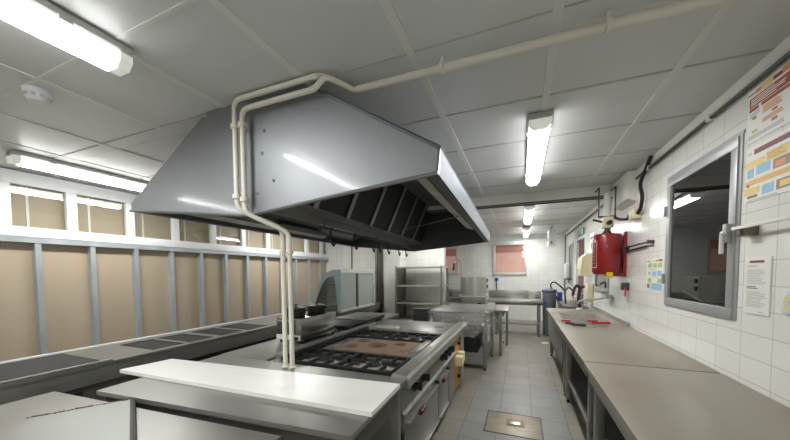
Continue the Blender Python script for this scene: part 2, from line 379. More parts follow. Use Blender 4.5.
# ------------------------------------------------------------------ windows and the door
def service_window(n, y0, y1, z0, z1, deep, fr=.075, main=False):
    w = struct(thing('window_%d' % n, None, None, (XR, (y0+y1)/2, z0)))
    m = MB(); t = fr; x0, x1 = XR-.014, XR+.05
    m.box(x0, x1, y0, y1, z0, z0+t, .005); m.box(x0, x1, y0, y1, z1-t, z1, .005)
    m.box(x0, x1, y0, y0+t, z0+t, z1-t, .005); m.box(x0, x1, y1-t, y1, z0+t, z1-t, .005)
    if main:
        m.box(XR-.008, XR+.02, y0-.03, y1+.03, z0-.03, z1+.03, .003)
        m.box(XR-.05, XR-.02, y0+.012, y0+.05, z0-.01, z1+.01, .004)
    m2 = MB()
    m.bm.faces.ensure_lookup_table()
    m.build('window_frame', 'frame', w)
    bx('pane', 'darkpane', w, XR+.0, XR+.006, y0+t-.01, y1-t+.01, z0+t-.01, z1-t+.01)
    if deep:
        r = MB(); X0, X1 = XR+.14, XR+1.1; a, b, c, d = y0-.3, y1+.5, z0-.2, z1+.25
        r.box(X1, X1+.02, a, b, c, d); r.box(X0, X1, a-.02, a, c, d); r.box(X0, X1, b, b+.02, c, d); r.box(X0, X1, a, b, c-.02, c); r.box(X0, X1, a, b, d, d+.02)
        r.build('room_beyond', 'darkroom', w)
        r = MB(); r.box(XR+.5, XR+.9, y0+.0, y0+.35, c, z0+.42); r.build('room_beyond', 'brownboard', w)
    return w
W2 = service_window(2, 2.19, 3.03, -.262, .70, True, .058)
m = MB(); m.box(XR-.006, XR, 2.16, 3.05, .70, .72); m.box(XR-.006, XR, 2.168, 2.19, -.262, .70); m.build('window_frame', 'frame', W2)
hb = MB(); hb.box(XR-.04, XR-.012, 2.207, 2.238, .15, .25, .004); hb.cyl((XR-.04, 2.227, .20), (XR-.05, 2.227, .20), .012); 
hd = hb.build('window_handle', 'frame', W2)
MB().tube(rounded([(XR-.045, 2.205, .20), (XR-.047, 2.222, .203), (XR-.045, 2.23, .19), (XR-.045, 2.23, .09)], .015), .010, 10).build('lever', 'white', hd)
m = MB(); m.box(XR-.03, XR-.015, 3.02, 3.045, .42, .50, .003); m.box(XR-.03, XR-.015, 3.02, 3.045, -.1, -.02, .003); m.build('hinge', 'frame', W2)
service_window(3, 4.72, 5.55, -.30, .60, True)
service_window(4, 7.75, 8.45, -.33, .66, False, .06)
d = struct(thing('door_1', None, None, (XR+.04, 6.81, FZ)))
bx('door_leaf', 'maroon', d, XR+.03, XR+.09, 6.38, 7.24, FZ, .61, .004)
m = MB(); m.box(XR-.015, XR+.10, 6.30, 6.38, FZ, .66, .004); m.box(XR-.015, XR+.10, 7.24, 7.32, FZ, .66, .004); m.box(XR-.015, XR+.10, 6.38, 7.24, .61, .67, .004); m.build('door_frame', 'white', d)
MB().tube(rounded([(XR+.03, 6.46, -.4), (XR-.02, 6.46, -.4), (XR-.02, 6.58, -.4)], .02), .012).build('door_handle', 'frame', d)
def far_window(n, x0, x1, z0, z1):
    w = struct(thing('window_%d' % n, None, None, ((x0+x1)/2, YF, z0))); m = MB(); t = .06; y0, y1 = YF-.04, YF+.04
    m.box(x0, x1, y0, y1, z0, z0+t, .005); m.box(x0, x1, y0, y1, z1-t, z1, .005); m.box(x0, x0+t, y0, y1, z0+t, z1-t, .005); m.box(x1-t, x1, y0, y1, z0+t, z1-t, .005)
    m.build('window_frame', 'alurail', w)
    bx('pane', 'pane', w, x0+t-.01, x1-t+.01, YF-.004, YF+.002, z0+t-.01, z1-t+.01)
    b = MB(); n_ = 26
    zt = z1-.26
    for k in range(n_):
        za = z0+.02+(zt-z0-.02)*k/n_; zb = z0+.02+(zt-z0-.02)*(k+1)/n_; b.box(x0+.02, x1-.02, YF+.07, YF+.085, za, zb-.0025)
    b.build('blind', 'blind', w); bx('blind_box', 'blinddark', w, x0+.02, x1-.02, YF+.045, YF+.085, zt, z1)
far_window(5, -2.14, -1.70, -.06, .74); far_window(6, -.735, .14, -.075, .80)

# ------------------------------------------------------------------ ceiling lights
def light(x, y0, y1, label, z=1.0):
    t = thing('ceiling_light', label, 'ceiling light', (x, (y0+y1)/2, z), 'fluorescent ceiling lights')
    w = .07
    def sec(hw, za, zb, r): return [(-hw, za), (-hw, zb+r), (-hw+r, zb), (hw-r, zb), (hw, zb+r), (hw, za)]
    m = MB(); m.prism([(x+a, y0, b) for a, b in sec(w, z-.008, z-.045, .012)], (0, y1-y0, 0)); m.build('housing', 'fixture', t)
    m = MB(); m.prism([(x+a, y0+.045, b) for a, b in sec(w*.90, z-.046, z-.10, .03)], (0, y1-y0-.09, 0)); dif = m.build('diffuser', ['tubeside', 'tube'], t)
    for f in dif.data.polygons:
        if f.normal.z < -.9: f.material_index = 1
    for ya, yb in ((y0, y0+.045), (y1-.045, y1)):
        m = MB(); m.prism([(x+a, ya, b) for a, b in sec(w*.94, z-.042, z-.098, .03)], (0, yb-ya, 0)); m.build('end_cap', 'tip', t)
    for yy in (y0+.22, y1-.22): bx('clip', 'fixture', t, x-w-.008, x+w+.008, yy-.02, yy+.02, z-.05, z-.03, .003)
    m = MB(); m.cyl((x, y0-.012, z-.03), (x, y0+.0, z-.03), .013); m.build('cable_gland', 'fixture', t)
    return t
light(-1.665, -.60, .86, 'bright fluorescent ceiling light nearest the viewer, running in from the corner')
light(-3.78, 1.14, 2.53, 'fluorescent ceiling light close above the glazed strip of the left wall')
light(.10, 2.16, 3.58, 'fluorescent ceiling light over the aisle, this side of the cross beam')
light(.10, 4.95, 6.40, 'fluorescent ceiling light just beyond the cross beam')
light(.10, 7.35, 8.78, 'farthest and smallest fluorescent ceiling light, above the far window')
light(.10, -1.75, -.35, 'added fluorescent fill light on the ceiling behind the viewer over the aisle')  # unseen tube, added to brighten the room from behind the camera
light(-3.78, 3.9, 5.33, 'fluorescent ceiling light on the left hidden behind the big hood')
light(-1.665, 5.3, 6.3, 'fluorescent ceiling light beyond the big hood above the shelving unit')
light(-1.665, -2.15, -.75, 'fluorescent ceiling light behind the viewer, in line with the nearest one') if False else None
light(-3.78, -1.12, .29, 'fluorescent ceiling light behind the viewer on the left')
t = thing('smoke_detector', 'round white smoke detector on the ceiling between two lights at left', 'smoke detector', (-2.43, .845, 1.0))
MB().lathe((-2.43, .845, 0), [(.052, .999), (.056, .99), (.054, .975), (.05, .972)], 28).build('base', 'white', t)
MB().lathe((-2.43, .845, 0), [(.046, .972), (.048, .955), (.034, .938), (.0, .936)], 28).build('sensor_head', 'white', t)
m = MB()
for k in range(10):
    a = k*.628; m.box(-2.43+.0475*math.cos(a)-.006, -2.43+.0475*math.cos(a)+.006, .845+.0475*math.sin(a)-.006, .845+.0475*math.sin(a)+.006, .955, .968)
m.build('vent_slots', 'fixture', t)

# ------------------------------------------------------------------ extractor hood
def hood():
    HY0, HY1 = 1.35, 4.64
    t = thing('extractor_hood', 'huge stainless steel extractor hood hanging from the ceiling over the cooking block', 'hood', (-1.5, 3.0, .34))
    def sh(x, y): return x-.027*(y-HY0)                  # the hood hangs a touch askew
    pr = [(-2.61, .455), (-2.605, .50), (-1.83, .962), (-1.0, .952), (-.335, .545), (-.345, .437), (-1.488, .335)]
    def panel(y, th, name, mm):
        m = MB(); m.prism([(sh(x, y), y, z) for x, z in pr], (0, th, 0)); return m.build(name, mm, t)
    p0 = panel(HY0, .016, 'end_panel', 'hood'); panel(HY1-.016, .016, 'end_panel', 'hood')
    # two raised studs on the near panel and the folded hem along its lower edge
    for x, z in ((-1.34, .80), (-1.36, .68), (-1.40, .46), (-1.28, .52)): MB().lathe((x, HY0, z), [(.0, -.006), (.009, -.004), (.011, 0)], 12, axis='y').build('rivet', 'hoodtrim', p0)
    m = MB(); m.tube([(-1.488, HY0-.004, .34), (-.345, HY0-.004, .442)], .008, 6); m.tube([(-2.61, HY0-.004, .46), (-1.488, HY0-.004, .34)], .008, 6); m.build('hem', 'hood', p0)
    m = MB(); m.tube([(-1.0, HY0-.004, .955), (-.34, HY0-.004, .55)], .009, 6); m.build('edge_strip', 'hoodtrim', p0)
    def side(xa, za, xb, zb, th, name, mm):
        m = MB(); q = [(sh(xa, HY0), HY0, za), (sh(xa, HY1), HY1, za), (sh(xb, HY1), HY1, zb), (sh(xb, HY0), HY0, zb)]
        m.slab(q, th); return m.build(name, mm, t)
    side(-.335, .545, -1.0, .952, .012, 'side_panel', 'hood'); side(-2.605, .50, -1.83, .962, -.012, 'side_panel', 'hood')
    side(-.345, .437, -.335, .545, -.012, 'rim', 'hoodtrim'); side(-2.61, .455, -2.605, .50, .012, 'rim', 'hoodtrim')
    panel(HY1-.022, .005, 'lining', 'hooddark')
    # inner return along both long rims
    def bar(x0, x1, z0, z1, name, mm, ya=HY0+.02, yb=HY1-.02):
        m = MB(); m.prism([(sh(x0, ya), ya, z0), (sh(x1, ya), ya, z0), (sh(x1, ya), ya, z1), (sh(x0, ya), ya, z1)], (sh(0, yb)-sh(0, ya), yb-ya, 0)); return m.build(name, mm, t)
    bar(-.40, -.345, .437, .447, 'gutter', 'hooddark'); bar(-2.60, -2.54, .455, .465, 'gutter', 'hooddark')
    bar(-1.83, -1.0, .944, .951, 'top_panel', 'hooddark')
    bar(-1.80, -1.06, .952, .999, 'collar', 'hood', HY0+.004, HY1-.1)
    # central trough
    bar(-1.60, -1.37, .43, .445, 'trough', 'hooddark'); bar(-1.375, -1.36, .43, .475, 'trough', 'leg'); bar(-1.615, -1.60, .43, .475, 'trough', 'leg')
    # filters leaning outward from the trough, with strips between them
    n = 7
    for s in (1, -1):
        x0, z0 = -1.485+s*.115, .470; x1, z1 = -1.485+s*.335, .945
        for k in range(n):
            ya = HY0+.03+(HY1-HY0-.06)*k/n; yb = HY0+.03+(HY1-HY0-.06)*(k+1)/n
            q = [(sh(x0, ya), ya+.02, z0), (sh(x0, yb), yb-.02, z0), (sh(x1, yb), yb-.02, z1), (sh(x1, ya), ya+.02, z1)]
            MB().slab(q, .02*s*-1).build('filter', 'filter', t)
            if k:
                q = [(sh(x0+s*.006, ya), ya-.026, z0), (sh(x0+s*.006, ya), ya+.026, z0), (sh(x1+s*.006, ya), ya+.026, z1), (sh(x1+s*.006, ya), ya-.026, z1)]
                MB().slab(q, .012).build('filter_strip', 'leg', t)
    # lamps inside both long sides
    for s, xc in ((1, -.475), (-1, -2.45)):
        for ya, yb in ((1.50, 2.62), (2.70, 3.55)):
            m = MB(); m.prism([(sh(xc, ya)-.045*s, ya, .500), (sh(xc, ya)+.03*s, ya, .478), (sh(xc, ya)+.055*s, ya, .53), (sh(xc, ya)-.03*s, ya, .56)], (sh(0, yb)-sh(0, ya), yb-ya, 0))
            m.build('lamp_cover', 'alu', t)
    MB().tube([(-.48, 2.6, .47), (-1.36, 3.3, .47)], .004, 6).build('tie_rod', 'leg', t)
    # hanging rail under the trough
    m = MB(); m.tube([(sh(-1.49, 2.1), 2.1, .375), (sh(-1.49, 4.45), 4.45, .375)], .010, 8)
    for y in (2.15, 3.2, 4.4): m.cyl((sh(-1.49, y), y, .375), (sh(-1.49, y), y, .432), .007)
    m.build('hanging_rail', 'dark', t)
    m = MB(); m.tube(rounded([(-.9, 2.4, .90), (-.80, 2.4, .92), (-.74, 2.4, .88), (-.70, 2.4, .79)], .04), .014, 8); m.build('cable', 'black', t)
    return sh
SH = hood()
hookpos = [2.26, 2.68, 3.10, 3.28, 3.55, 3.95, 4.25]
where = ['nearest hook, closest to the two white pipes', 'second hook from the white pipes', 'third hook from the white pipes', 'middle hook of the row', 'third hook from the far end', 'second hook from the far end', 'last hook, at the far end above the shelves']
for y, wd in zip(hookpos, where):
    x = SH(-1.49, y)
    pts = [(x+.0, y, .372), (x, y+.014, .386), (x, y-.014, .388), (x, y-.018, .34), (x, y-.004, .265), (x, y+.022, .236), (x, y+.046, .252), (x, y+.046, .282)]
    o = MB().tube(rounded(pts, .014, 3), .0085, 6).build('meat_hook', 'black')
    tag(o, 'black S hook under the hood, '+wd, 'hook', 'hooks under the hood')

# ------------------------------------------------------------------ cream pipes
t = thing('gas_pipe', 'left of two cream pipes coming down the front of the hood', 'pipe', (-1.37, 1.49, -.574))
r = .0145
MB().tube(rounded([(-.93, 1.36, 1.0), (-.94, 1.30, .975), (-1.505, 1.30, .975), (-1.505, 1.30, .37), (-1.336, 1.47, .275), (-1.336, 1.47, -.572)], .05), r, 12).build('tube', 'pipe', t)
for z in (.83, .44): MB().lathe((-1.505, 1.30, z), [(r, -.014), (r+.009, -.012), (r+.009, .012), (r, .014)], 14).build('collar', 'pipe', t)
MB().lathe((-1.336, 1.47, 0), [(r+.006, -.572), (r+.006, -.566), (r, -.562)], 14).build('collar', 'pipe', t)
MB().lathe((-1.336, 1.47, .13), [(r, -.012), (r+.007, -.010), (r+.007, .010), (r, .012)], 14).build('collar', 'pipe', t)
t = thing('gas_pipe', 'cream pipe that leaves the hood top and runs along the ceiling to the right', 'pipe', (-1.31, 1.49, -.574))
MB().tube([(1.03, 1.46, .945), (-.795, 1.435, .945)], .0185, 12).build('ceiling_run', 'pipe', t)
MB().tube(rounded([(-.78, 1.435, .945), (-.81, 1.432, .945), (-.855, 1.36, .955), (-.90, 1.30, .962), (-.95, 1.30, .915), (-1.447, 1.30, .915), (-1.447, 1.30, .345), (-1.284, 1.47, .245), (-1.284, 1.47, -.572)], .05), r, 12).build('tube', 'pipe', t)
for z in (.83, .42): MB().lathe((-1.447, 1.30, z), [(r, -.014), (r+.009, -.012), (r+.009, .012), (r, .014)], 14).build('collar', 'pipe', t)
for x in (-.35, .30): 
    m = MB(); m.lathe((x, 1.4425+.0136*x, .945), [(.0185, -.010), (.026, -.008), (.026, .008), (.0185, .010)], 14, axis='x'); m.cyl((x, 1.4425, .965), (x, 1.4425, .995), .008); m.build('bracket', 'pipe', t)
MB().lathe((-1.284, 1.47, 0), [(r+.006, -.572), (r+.006, -.566), (r, -.562)], 14).build('collar', 'pipe', t)
MB().lathe((-1.284, 1.47, .13), [(r, -.012), (r+.007, -.010), (r+.007, .010), (r, .012)], 14).build('collar', 'pipe', t)
# ------------------------------------------------------------------ helpers for steel furniture
M['shelfsteel'] = mat('shelf_steel', (186, 183, 174), .38, .5, .05, 4)
M['alusheet'] = mat('bright_sheet', (146, 149, 144), .40, .5, .02, 2)
M['tape'] = mat('torn_brown_tape', (120, 100, 74), .7, var=.4, scale=40)
def leg_at(parent, x, y, zt, r=.018, foot=True, m='leg', zb=FZ):
    l = bx('leg', m, parent, x-r, x+r, y-r, y+r, zb+.035, zt, .003)
    if foot: MB().lathe((x, y, 0), [(.016, zb), (.018, zb+.008), (.010, zb+.014), (.010, zb+.05)], 12).build('foot', 'black', l)
    return l
def apron_frame(m, x0, x1, y0, y1, z0, z1, t=.012):
    m.box(x0, x1, y0, y0+t, z0, z1); m.box(x0, x1, y1-t, y1, z0, z1); m.box(x0, x0+t, y0+t, y1-t, z0, z1); m.box(x1-t, x1, y0+t, y1-t, z0, z1)
ZT = -.574

# ------------------------------------------------------------------ island: work table, side counter, range
t = thing('work_table', 'steel work table with a long white slab on it, in front of the gas range', 'table', (-1.28, 1.2, FZ))
m = MB(); m.slab([(-1.95, .825, ZT-.022), (-.55, .918, ZT-.022), (-.57, 1.535, ZT-.022), (-1.98, 1.535, ZT-.022)], .022); m.build('table_top', 'top', t)
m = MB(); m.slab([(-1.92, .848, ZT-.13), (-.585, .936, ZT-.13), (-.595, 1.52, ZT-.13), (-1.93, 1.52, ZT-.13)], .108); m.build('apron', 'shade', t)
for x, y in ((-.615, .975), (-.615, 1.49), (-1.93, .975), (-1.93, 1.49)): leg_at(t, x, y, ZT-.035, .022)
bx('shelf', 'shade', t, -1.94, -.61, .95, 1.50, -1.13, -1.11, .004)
t = thing('side_counter', 'steel counter running along behind the burners, carrying the small oven', 'counter', (-1.78, 2.7, FZ))
bx('table_top', 'top', t, -2.0, -1.575, 1.54, 4.0, ZT-.035, ZT, .006)
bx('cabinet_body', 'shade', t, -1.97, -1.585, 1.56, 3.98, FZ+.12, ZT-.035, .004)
for x, y in ((-1.94, 1.6), (-1.62, 1.6), (-1.94, 3.94), (-1.62, 3.94)): leg_at(t, x, y, FZ+.12, .016)
m = MB(); m.slab([(-2.17, 1.028, ZT+.001), (-.545, 1.072, ZT+.001), (-.555, 1.405, ZT+.001), (-2.12, 1.29, ZT+.001)], .02); o = m.build('serving_board', 'whiteslab')
tag(o, 'long glossy white plastic board lying across the steel work table', 'board')

def gas_range():
    t = thing('gas_range', 'long stainless steel gas range with burners, rusty hotplate and oven doors', 'range', (-1.05, 2.5, FZ))
    Y0, Y1 = 1.545, 3.46
    m = MB(); m.box(-1.56, -.66, Y0, 3.02, FZ+.1, -.625, .004); m.box(-1.56, -.66, 3.36, Y1, FZ+.1, -.625, .004); m.box(-1.56, -.78, 3.02, 3.36, FZ+.1, -.625); m.box(-1.54, -.70, Y0+.02, Y1-.02, FZ, FZ+.1)
    m.build('body', 'leg', t)
    # rounded front rail and top frame
    m = MB(); pr = [(-.658, -.60), (-.656, -.560), (-.650, -.555), (-.592, -.553), (-.568, -.558), (-.556, -.575), (-.556, -.625), (-.575, -.632), (-.658, -.625)]
    m.prism([(x, Y0-.01, z) for x, z in pr], (0, Y1-Y0+.02, 0)); m.build('front_rail', 'steel', t)
    m = MB(); m.box(-1.56, -.665, Y0, Y0+.03, -.63, -.585, .003); m.box(-1.56, -.665, 1.945, 1.975, -.63, -.59); m.box(-1.56, -.665, 2.415, 2.44, -.63, -.59); m.box(-1.56, -.665, 2.76, 2.79, -.63, -.585)
    m.box(-1.56, -1.47, Y0, Y1, -.63, -.585, .003); m.build('top_frame', 'steel', t)
    bx('drip_tray', 'dark', t, -1.47, -.665, Y0+.03, 1.945, -.632, -.615); bx('drip_tray', 'dark', t, -1.47, -.665, 2.44, 2.76, -.632, -.615)
    # sloping control panel
    m = MB(); m.prism([(-.66, Y0, -.630), (-.612, Y0, -.630), (-.598, Y0, -.775), (-.66, Y0, -.80)], (0, 1.47, 0)); cp = m.build('control_panel', 'leg', t)
    m = MB(); m.prism([(-.66, Y0, -.79), (-.598, Y0, -.770), (-.583, Y0, -.784), (-.584, Y0, -.800), (-.66, Y0, -.815)], (0, 1.47, 0)); m.build('panel_ledge', 'leg', t)
    bx('panel_end', 'steel', t, -.66, -.59, 3.38, Y1, -1.25, -.64, .004)
    for y in (1.76, 1.93, 2.46, 2.60, 2.74):
        x = -.602; z = -.696; d = Vector((1, 0, .18)).normalized(); p = Vector((x, y, z))
        k = MB().cyl(p-d*.004, p+d*.008, .032, seg=18).build('knob', 'dark', t)
        m = MB(); m.cyl(p+d*.008, p+d*.034, .024, .020, seg=14); m.box(x+.03, x+.052, y-.007, y+.007, z-.02, z+.032, .003); m.build('grip', 'black', k)
    # doors
    def door(y0, y1, yr, yb):
        d = bx('oven_door', 'leg', t, -.655, -.605, y0, y1, -1.19, -.83, .005)
        m = MB(); m.box(-.61, -.580, y0+.01, y1-.01, -.872, -.850, .004); m.build('handle_bar', 'steel', d)
        bx('hinge_lip', 'steel', d, -.61, -.590, y0+.01, y1-.01, -1.19, -1.165, .004)
        MB().cyl((-.570, yr-.065, -.868), (-.570, yr+.025, -.868), .016, seg=14).build('handle_grip', 'redknob', d)
        MB().cyl((-.605, yb, -.845), (-.575, yb, -.845), .016, seg=14).build('thermostat_knob', 'black', d)
    door(1.60, 2.36, 1.85, 2.28); door(2.375, 2.72, 2.46, 2.655)
    bx('side_door', 'leg', t, -.655, -.605, 2.735, 3.01, -1.22, -.825, .005)
    bx('latch', 'black', t, -.66, -.60, 1.56, 1.585, -1.0, -.90, .003); bx('kick_strip', 'leg', t, -.68, -.645, 1.56, 3.36, -1.24, -1.20)
    bx('insulation_panel', 'orange', t, -.775, -.615, 3.04, 3.32, -1.21, -.65, .004)
    s = bx('socket_box', 'cream', t, -.62, -.545, 3.10, 3.20, -.96, -.86, .006); bx('socket_box', 'cream', t, -.62, -.55, 3.215, 3.30, -.94, -.84, .006)
    for z in (-.75, -1.1): MB().cyl((-.62, 3.24, z), (-.59, 3.24, z), .018, seg=12).build('valve_stub', 'black', t)
    # burners and grates
    def burner(x, y):
        b = MB().lathe((x, y, 0), [(.10, -.616), (.095, -.600), (.05, -.597), (.05, -.61)], 24).build('burner', 'alu', t)
        MB().lathe((x, y, 0), [(.050, -.602), (.052, -.594), (.045, -.586), (.0, -.584)], 24).build('burner_cap', 'iron', b)
        m = MB(); m.tube([(x+.09, y, -.61), (x+.24, y-.02, -.612)], .014, 8); m.build('venturi_pipe', 'alu', b)
        for s_ in (-.06, .03): bx('burner_arm', 'alu', b, x-.17, x-.09, y+s_, y+s_+.03, -.612, -.60, .003)
    def grate(x0, x1, y0, y1):
        m = MB(); z = -.572; q = .0065
        for xa, ya, xb, yb in ((x0, y0, x1, y0), (x0, y1, x1, y1), (x0, y0, x0, y1), (x1, y0, x1, y1)): m.box(min(xa, xb)-q, max(xa, xb)+q, min(ya, yb)-q, max(ya, yb)+q, z-.022, z, .003)
        cx, cy = (x0+x1)/2, (y0+y1)/2
        for dx in (-.11, 0, .11):
            m.box(cx+dx-.0045, cx+dx+.0045, y0, cy-.045, z-.018, z+.004); m.box(cx+dx-.0045, cx+dx+.0045, cy+.045, y1, z-.018, z+.004)
        m.box(x0, cx-.06, cy-.006, cy+.006, z-.018, z+.004); m.box(cx+.06, x1, cy-.006, cy+.006, z-.018, z+.004)
        for xx in (x0, x1):
            for yy in (y0, y1): m.cyl((xx, yy, -.615), (xx, yy, z), .011, seg=8)
        m.build('grate', 'iron', t)
    for y0, y1 in ((1.61, 1.93), (2.455, 2.755)):
        for x0, x1 in ((-1.455, -1.085), (-1.07, -.695)):
            burner((x0+x1)/2, (y0+y1)/2); grate(x0, x1, y0, y1)
    # hotplate with its rings
    h = bx('hotplate', 'rust', t, -1.36, -.735, 1.98, 2.41, -.63, -.578, .005)
    for x, y, r_ in ((-1.06, 2.20, .075), (-1.24, 2.10, .05), (-.90, 2.30, .045), (-1.24, 2.31, .05)):
        MB().lathe((x, y, 0), [(r_, -.581), (r_, -.576), (r_-.012, -.575), (r_-.014, -.5785), (r_*.5, -.5775), (r_*.45, -.575), (.0, -.575)], 28).build('plate_ring', 'rustdark', h)
    bx('grease_drawer', 'steel', t, -.73, -.67, 1.98, 2.41, -.625, -.562, .006)
    # flue rail along the back
    m = MB(); m.box(-1.565, -1.50, 1.62, 3.1, -.60, -.548, .004); m.build('flue_rail', 'leg', t)
    m = MB(); m.box(-1.495, -1.47, 1.60, 2.85, -.60, -.556, .003); m.build('flue_rail', 'iron', t)
    # closed flat plate at the far end
    sp = bx('solid_top', 'top', t, -1.56, -.665, 2.795, Y1, -.62, -.572, .005)
    bx('plate_slot', 'iron', sp, -.84, -.75, 3.12, 3.16, -.573, -.5705); bx('plate_slot', 'iron', sp, -1.02, -.82, 2.83, 2.85, -.573, -.5705)
    b = bx('burner_cover', 'alu', t, -1.38, -1.14, 2.80, 2.92, -.57, -.545, .008)
gas_range()

# small oven with pots, griddle
t = thing('counter_oven', 'small polished steel oven on the counter behind the burners, two pots on top', 'oven', (-1.78, 2.25, ZT))
Z1 = -.365
bx('casing', 'mirror', t, -1.895, -1.64, 1.99, 2.50, ZT+.025, Z1, .006)
bx('front_glass', 'dark', t, -1.88, -1.70, 1.982, 1.992, ZT+.075, Z1-.04, .003)
MB().tube(rounded([(-1.87, 1.99, Z1-.025), (-1.87, 1.955, Z1-.02), (-1.71, 1.955, Z1-.02), (-1.71, 1.99, Z1-.025)], .015), .008, 8).build('door_handle', 'leg', t)
k = bx('control_strip', 'white', t, -1.89, -1.65, 1.980, 1.992, ZT+.03, ZT+.07, .003)
for x, mm in ((-1.70, 'redknob'), (-1.675, 'black')): MB().cyl((x, 1.982, ZT+.05), (x, 1.96, ZT+.05), .014, seg=12).build('knob', mm, k)
for x in (-1.87, -1.665):
    for y in (2.02, 2.47): MB().cyl((x, y, ZT), (x, y, ZT+.03), .014, seg=10).build('foot', 'black', t)
def pot(x, y, rr, label):
    t = thing('cooking_pot', label, 'pot', (x, y, Z1), 'pots on the oven'); z = Z1+.001
    MB().lathe((x, y, 0), [(rr*.9, z), (rr, z+.008), (rr+.003, z+.062), (rr+.006, z+.065), (rr-.004, z+.066), (rr-.006, z+.02), (0, z+.018)], 28).build('pot_body', 'black', t)
    l = MB().lathe((x, y, 0), [(rr+.007, z+.066), (rr+.004, z+.071), (rr*.5, z+.080), (0, z+.082)], 28).build('lid', 'dark', t)
    MB().lathe((x, y, 0), [(.008, z+.081), (.008, z+.09), (.018, z+.094), (.016, z+.10), (0, z+.102)], 14).build('lid_knob', 'black', l)
    for s in (1, -1): MB().tube(rounded([(x+s*rr, y-.025, z+.05), (x+s*(rr+.03), y-.022, z+.052), (x+s*(rr+.03), y+.022, z+.052), (x+s*rr, y+.025, z+.05)], .012), .006, 8).build('handle', 'black', t)
pot(-1.80, 2.12, .08, 'black lidded pot at the front of the small steel oven, beside the cream pipes')
pot(-1.77, 2.37, .085, 'black lidded pot at the back of the small steel oven, right of its twin')
t = thing('griddle', 'low griddle with black ribbed front and pale steel lid behind the small oven', 'griddle', (-1.78, 3.0, ZT))
bx('base', 'black', t, -1.96, -1.585, 2.62, 3.5, ZT+.012, ZT+.05, .006)
m = MB()
for k in range(14): m.box(-1.95+.026*k, -1.938+.026*k, 2.612, 2.624, ZT+.016, ZT+.046)
m.build('ribbed_front', 'iron', t)
bx('lid', 'top', t, -1.975, -1.58, 2.98, 3.52, ZT+.051, ZT+.068, .006)
for x in (-1.93, -1.62):
    for y in (2.66, 3.45): MB().cyl((x, y, ZT), (x, y, ZT+.014), .014, seg=10).build('foot', 'black', t)

# ------------------------------------------------------------------ near table with a loose steel sheet
t = thing('work_table', 'bare steel table at the bottom left corner, a loose steel sheet lying on it', 'table', (-1.5, .3, FZ))
ZN = -.604
m = MB(); q = [(-2.25, .782, ZN), (-.822, .872, ZN), (-.78, -.25, ZN), (-2.24, -.34, ZN)]
m.slab(q, .035); m.build('table_top', 'top', t)
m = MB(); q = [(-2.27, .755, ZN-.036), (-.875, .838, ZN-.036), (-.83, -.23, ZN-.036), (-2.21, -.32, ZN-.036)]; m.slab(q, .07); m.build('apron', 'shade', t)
for x, y in ((-.90, .80), (-2.22, .72), (-.86, -.18), (-2.17, -.27)): leg_at(t, x, y, ZN-.1, .02)
t = thing('steel_sheet', 'loose bright steel sheet with torn tape on its edge, on the table at bottom left', 'metal sheet', (-1.5, .5, ZN))
za, zb = ZN+.001, ZN+.022
P0, P1 = Vector((-1.865, .565, 0)), Vector((-1.69, .845, 0)); D = Vector((.86, -.44, 0))
bm_ = MB(); bm_.prism([P0+Vector((0, 0, za)), P1+Vector((0, 0, za)), P1+D+Vector((0, 0, za)), P0+D+Vector((0, 0, za))], (0, 0, zb-za)); bm_.build('sheet', 'alusheet', t)
m = MB(); u = (P1-P0); n_ = 26; random.seed(9)
for k in range(n_):
    a, b = P0+u*(k/n_), P0+u*((k+random.uniform(.6, 1.0))/n_); wv = D.normalized()*random.uniform(.003, .012)
    m.prism([(a.x, a.y, zb-.006), (b.x, b.y, zb-.006), (b.x+wv.x, b.y+wv.y, zb+.0), (a.x+wv.x, a.y+wv.y, zb+.0)], (0, 0, random.uniform(.003, .007)))
m.build('torn_tape', 'tape', t)
m = MB(); m.tube([P1+Vector((0, 0, zb-.008)), P1+D+Vector((0, 0, zb-.008))], .012, 8); m.build('folded_edge', 'dark', t)

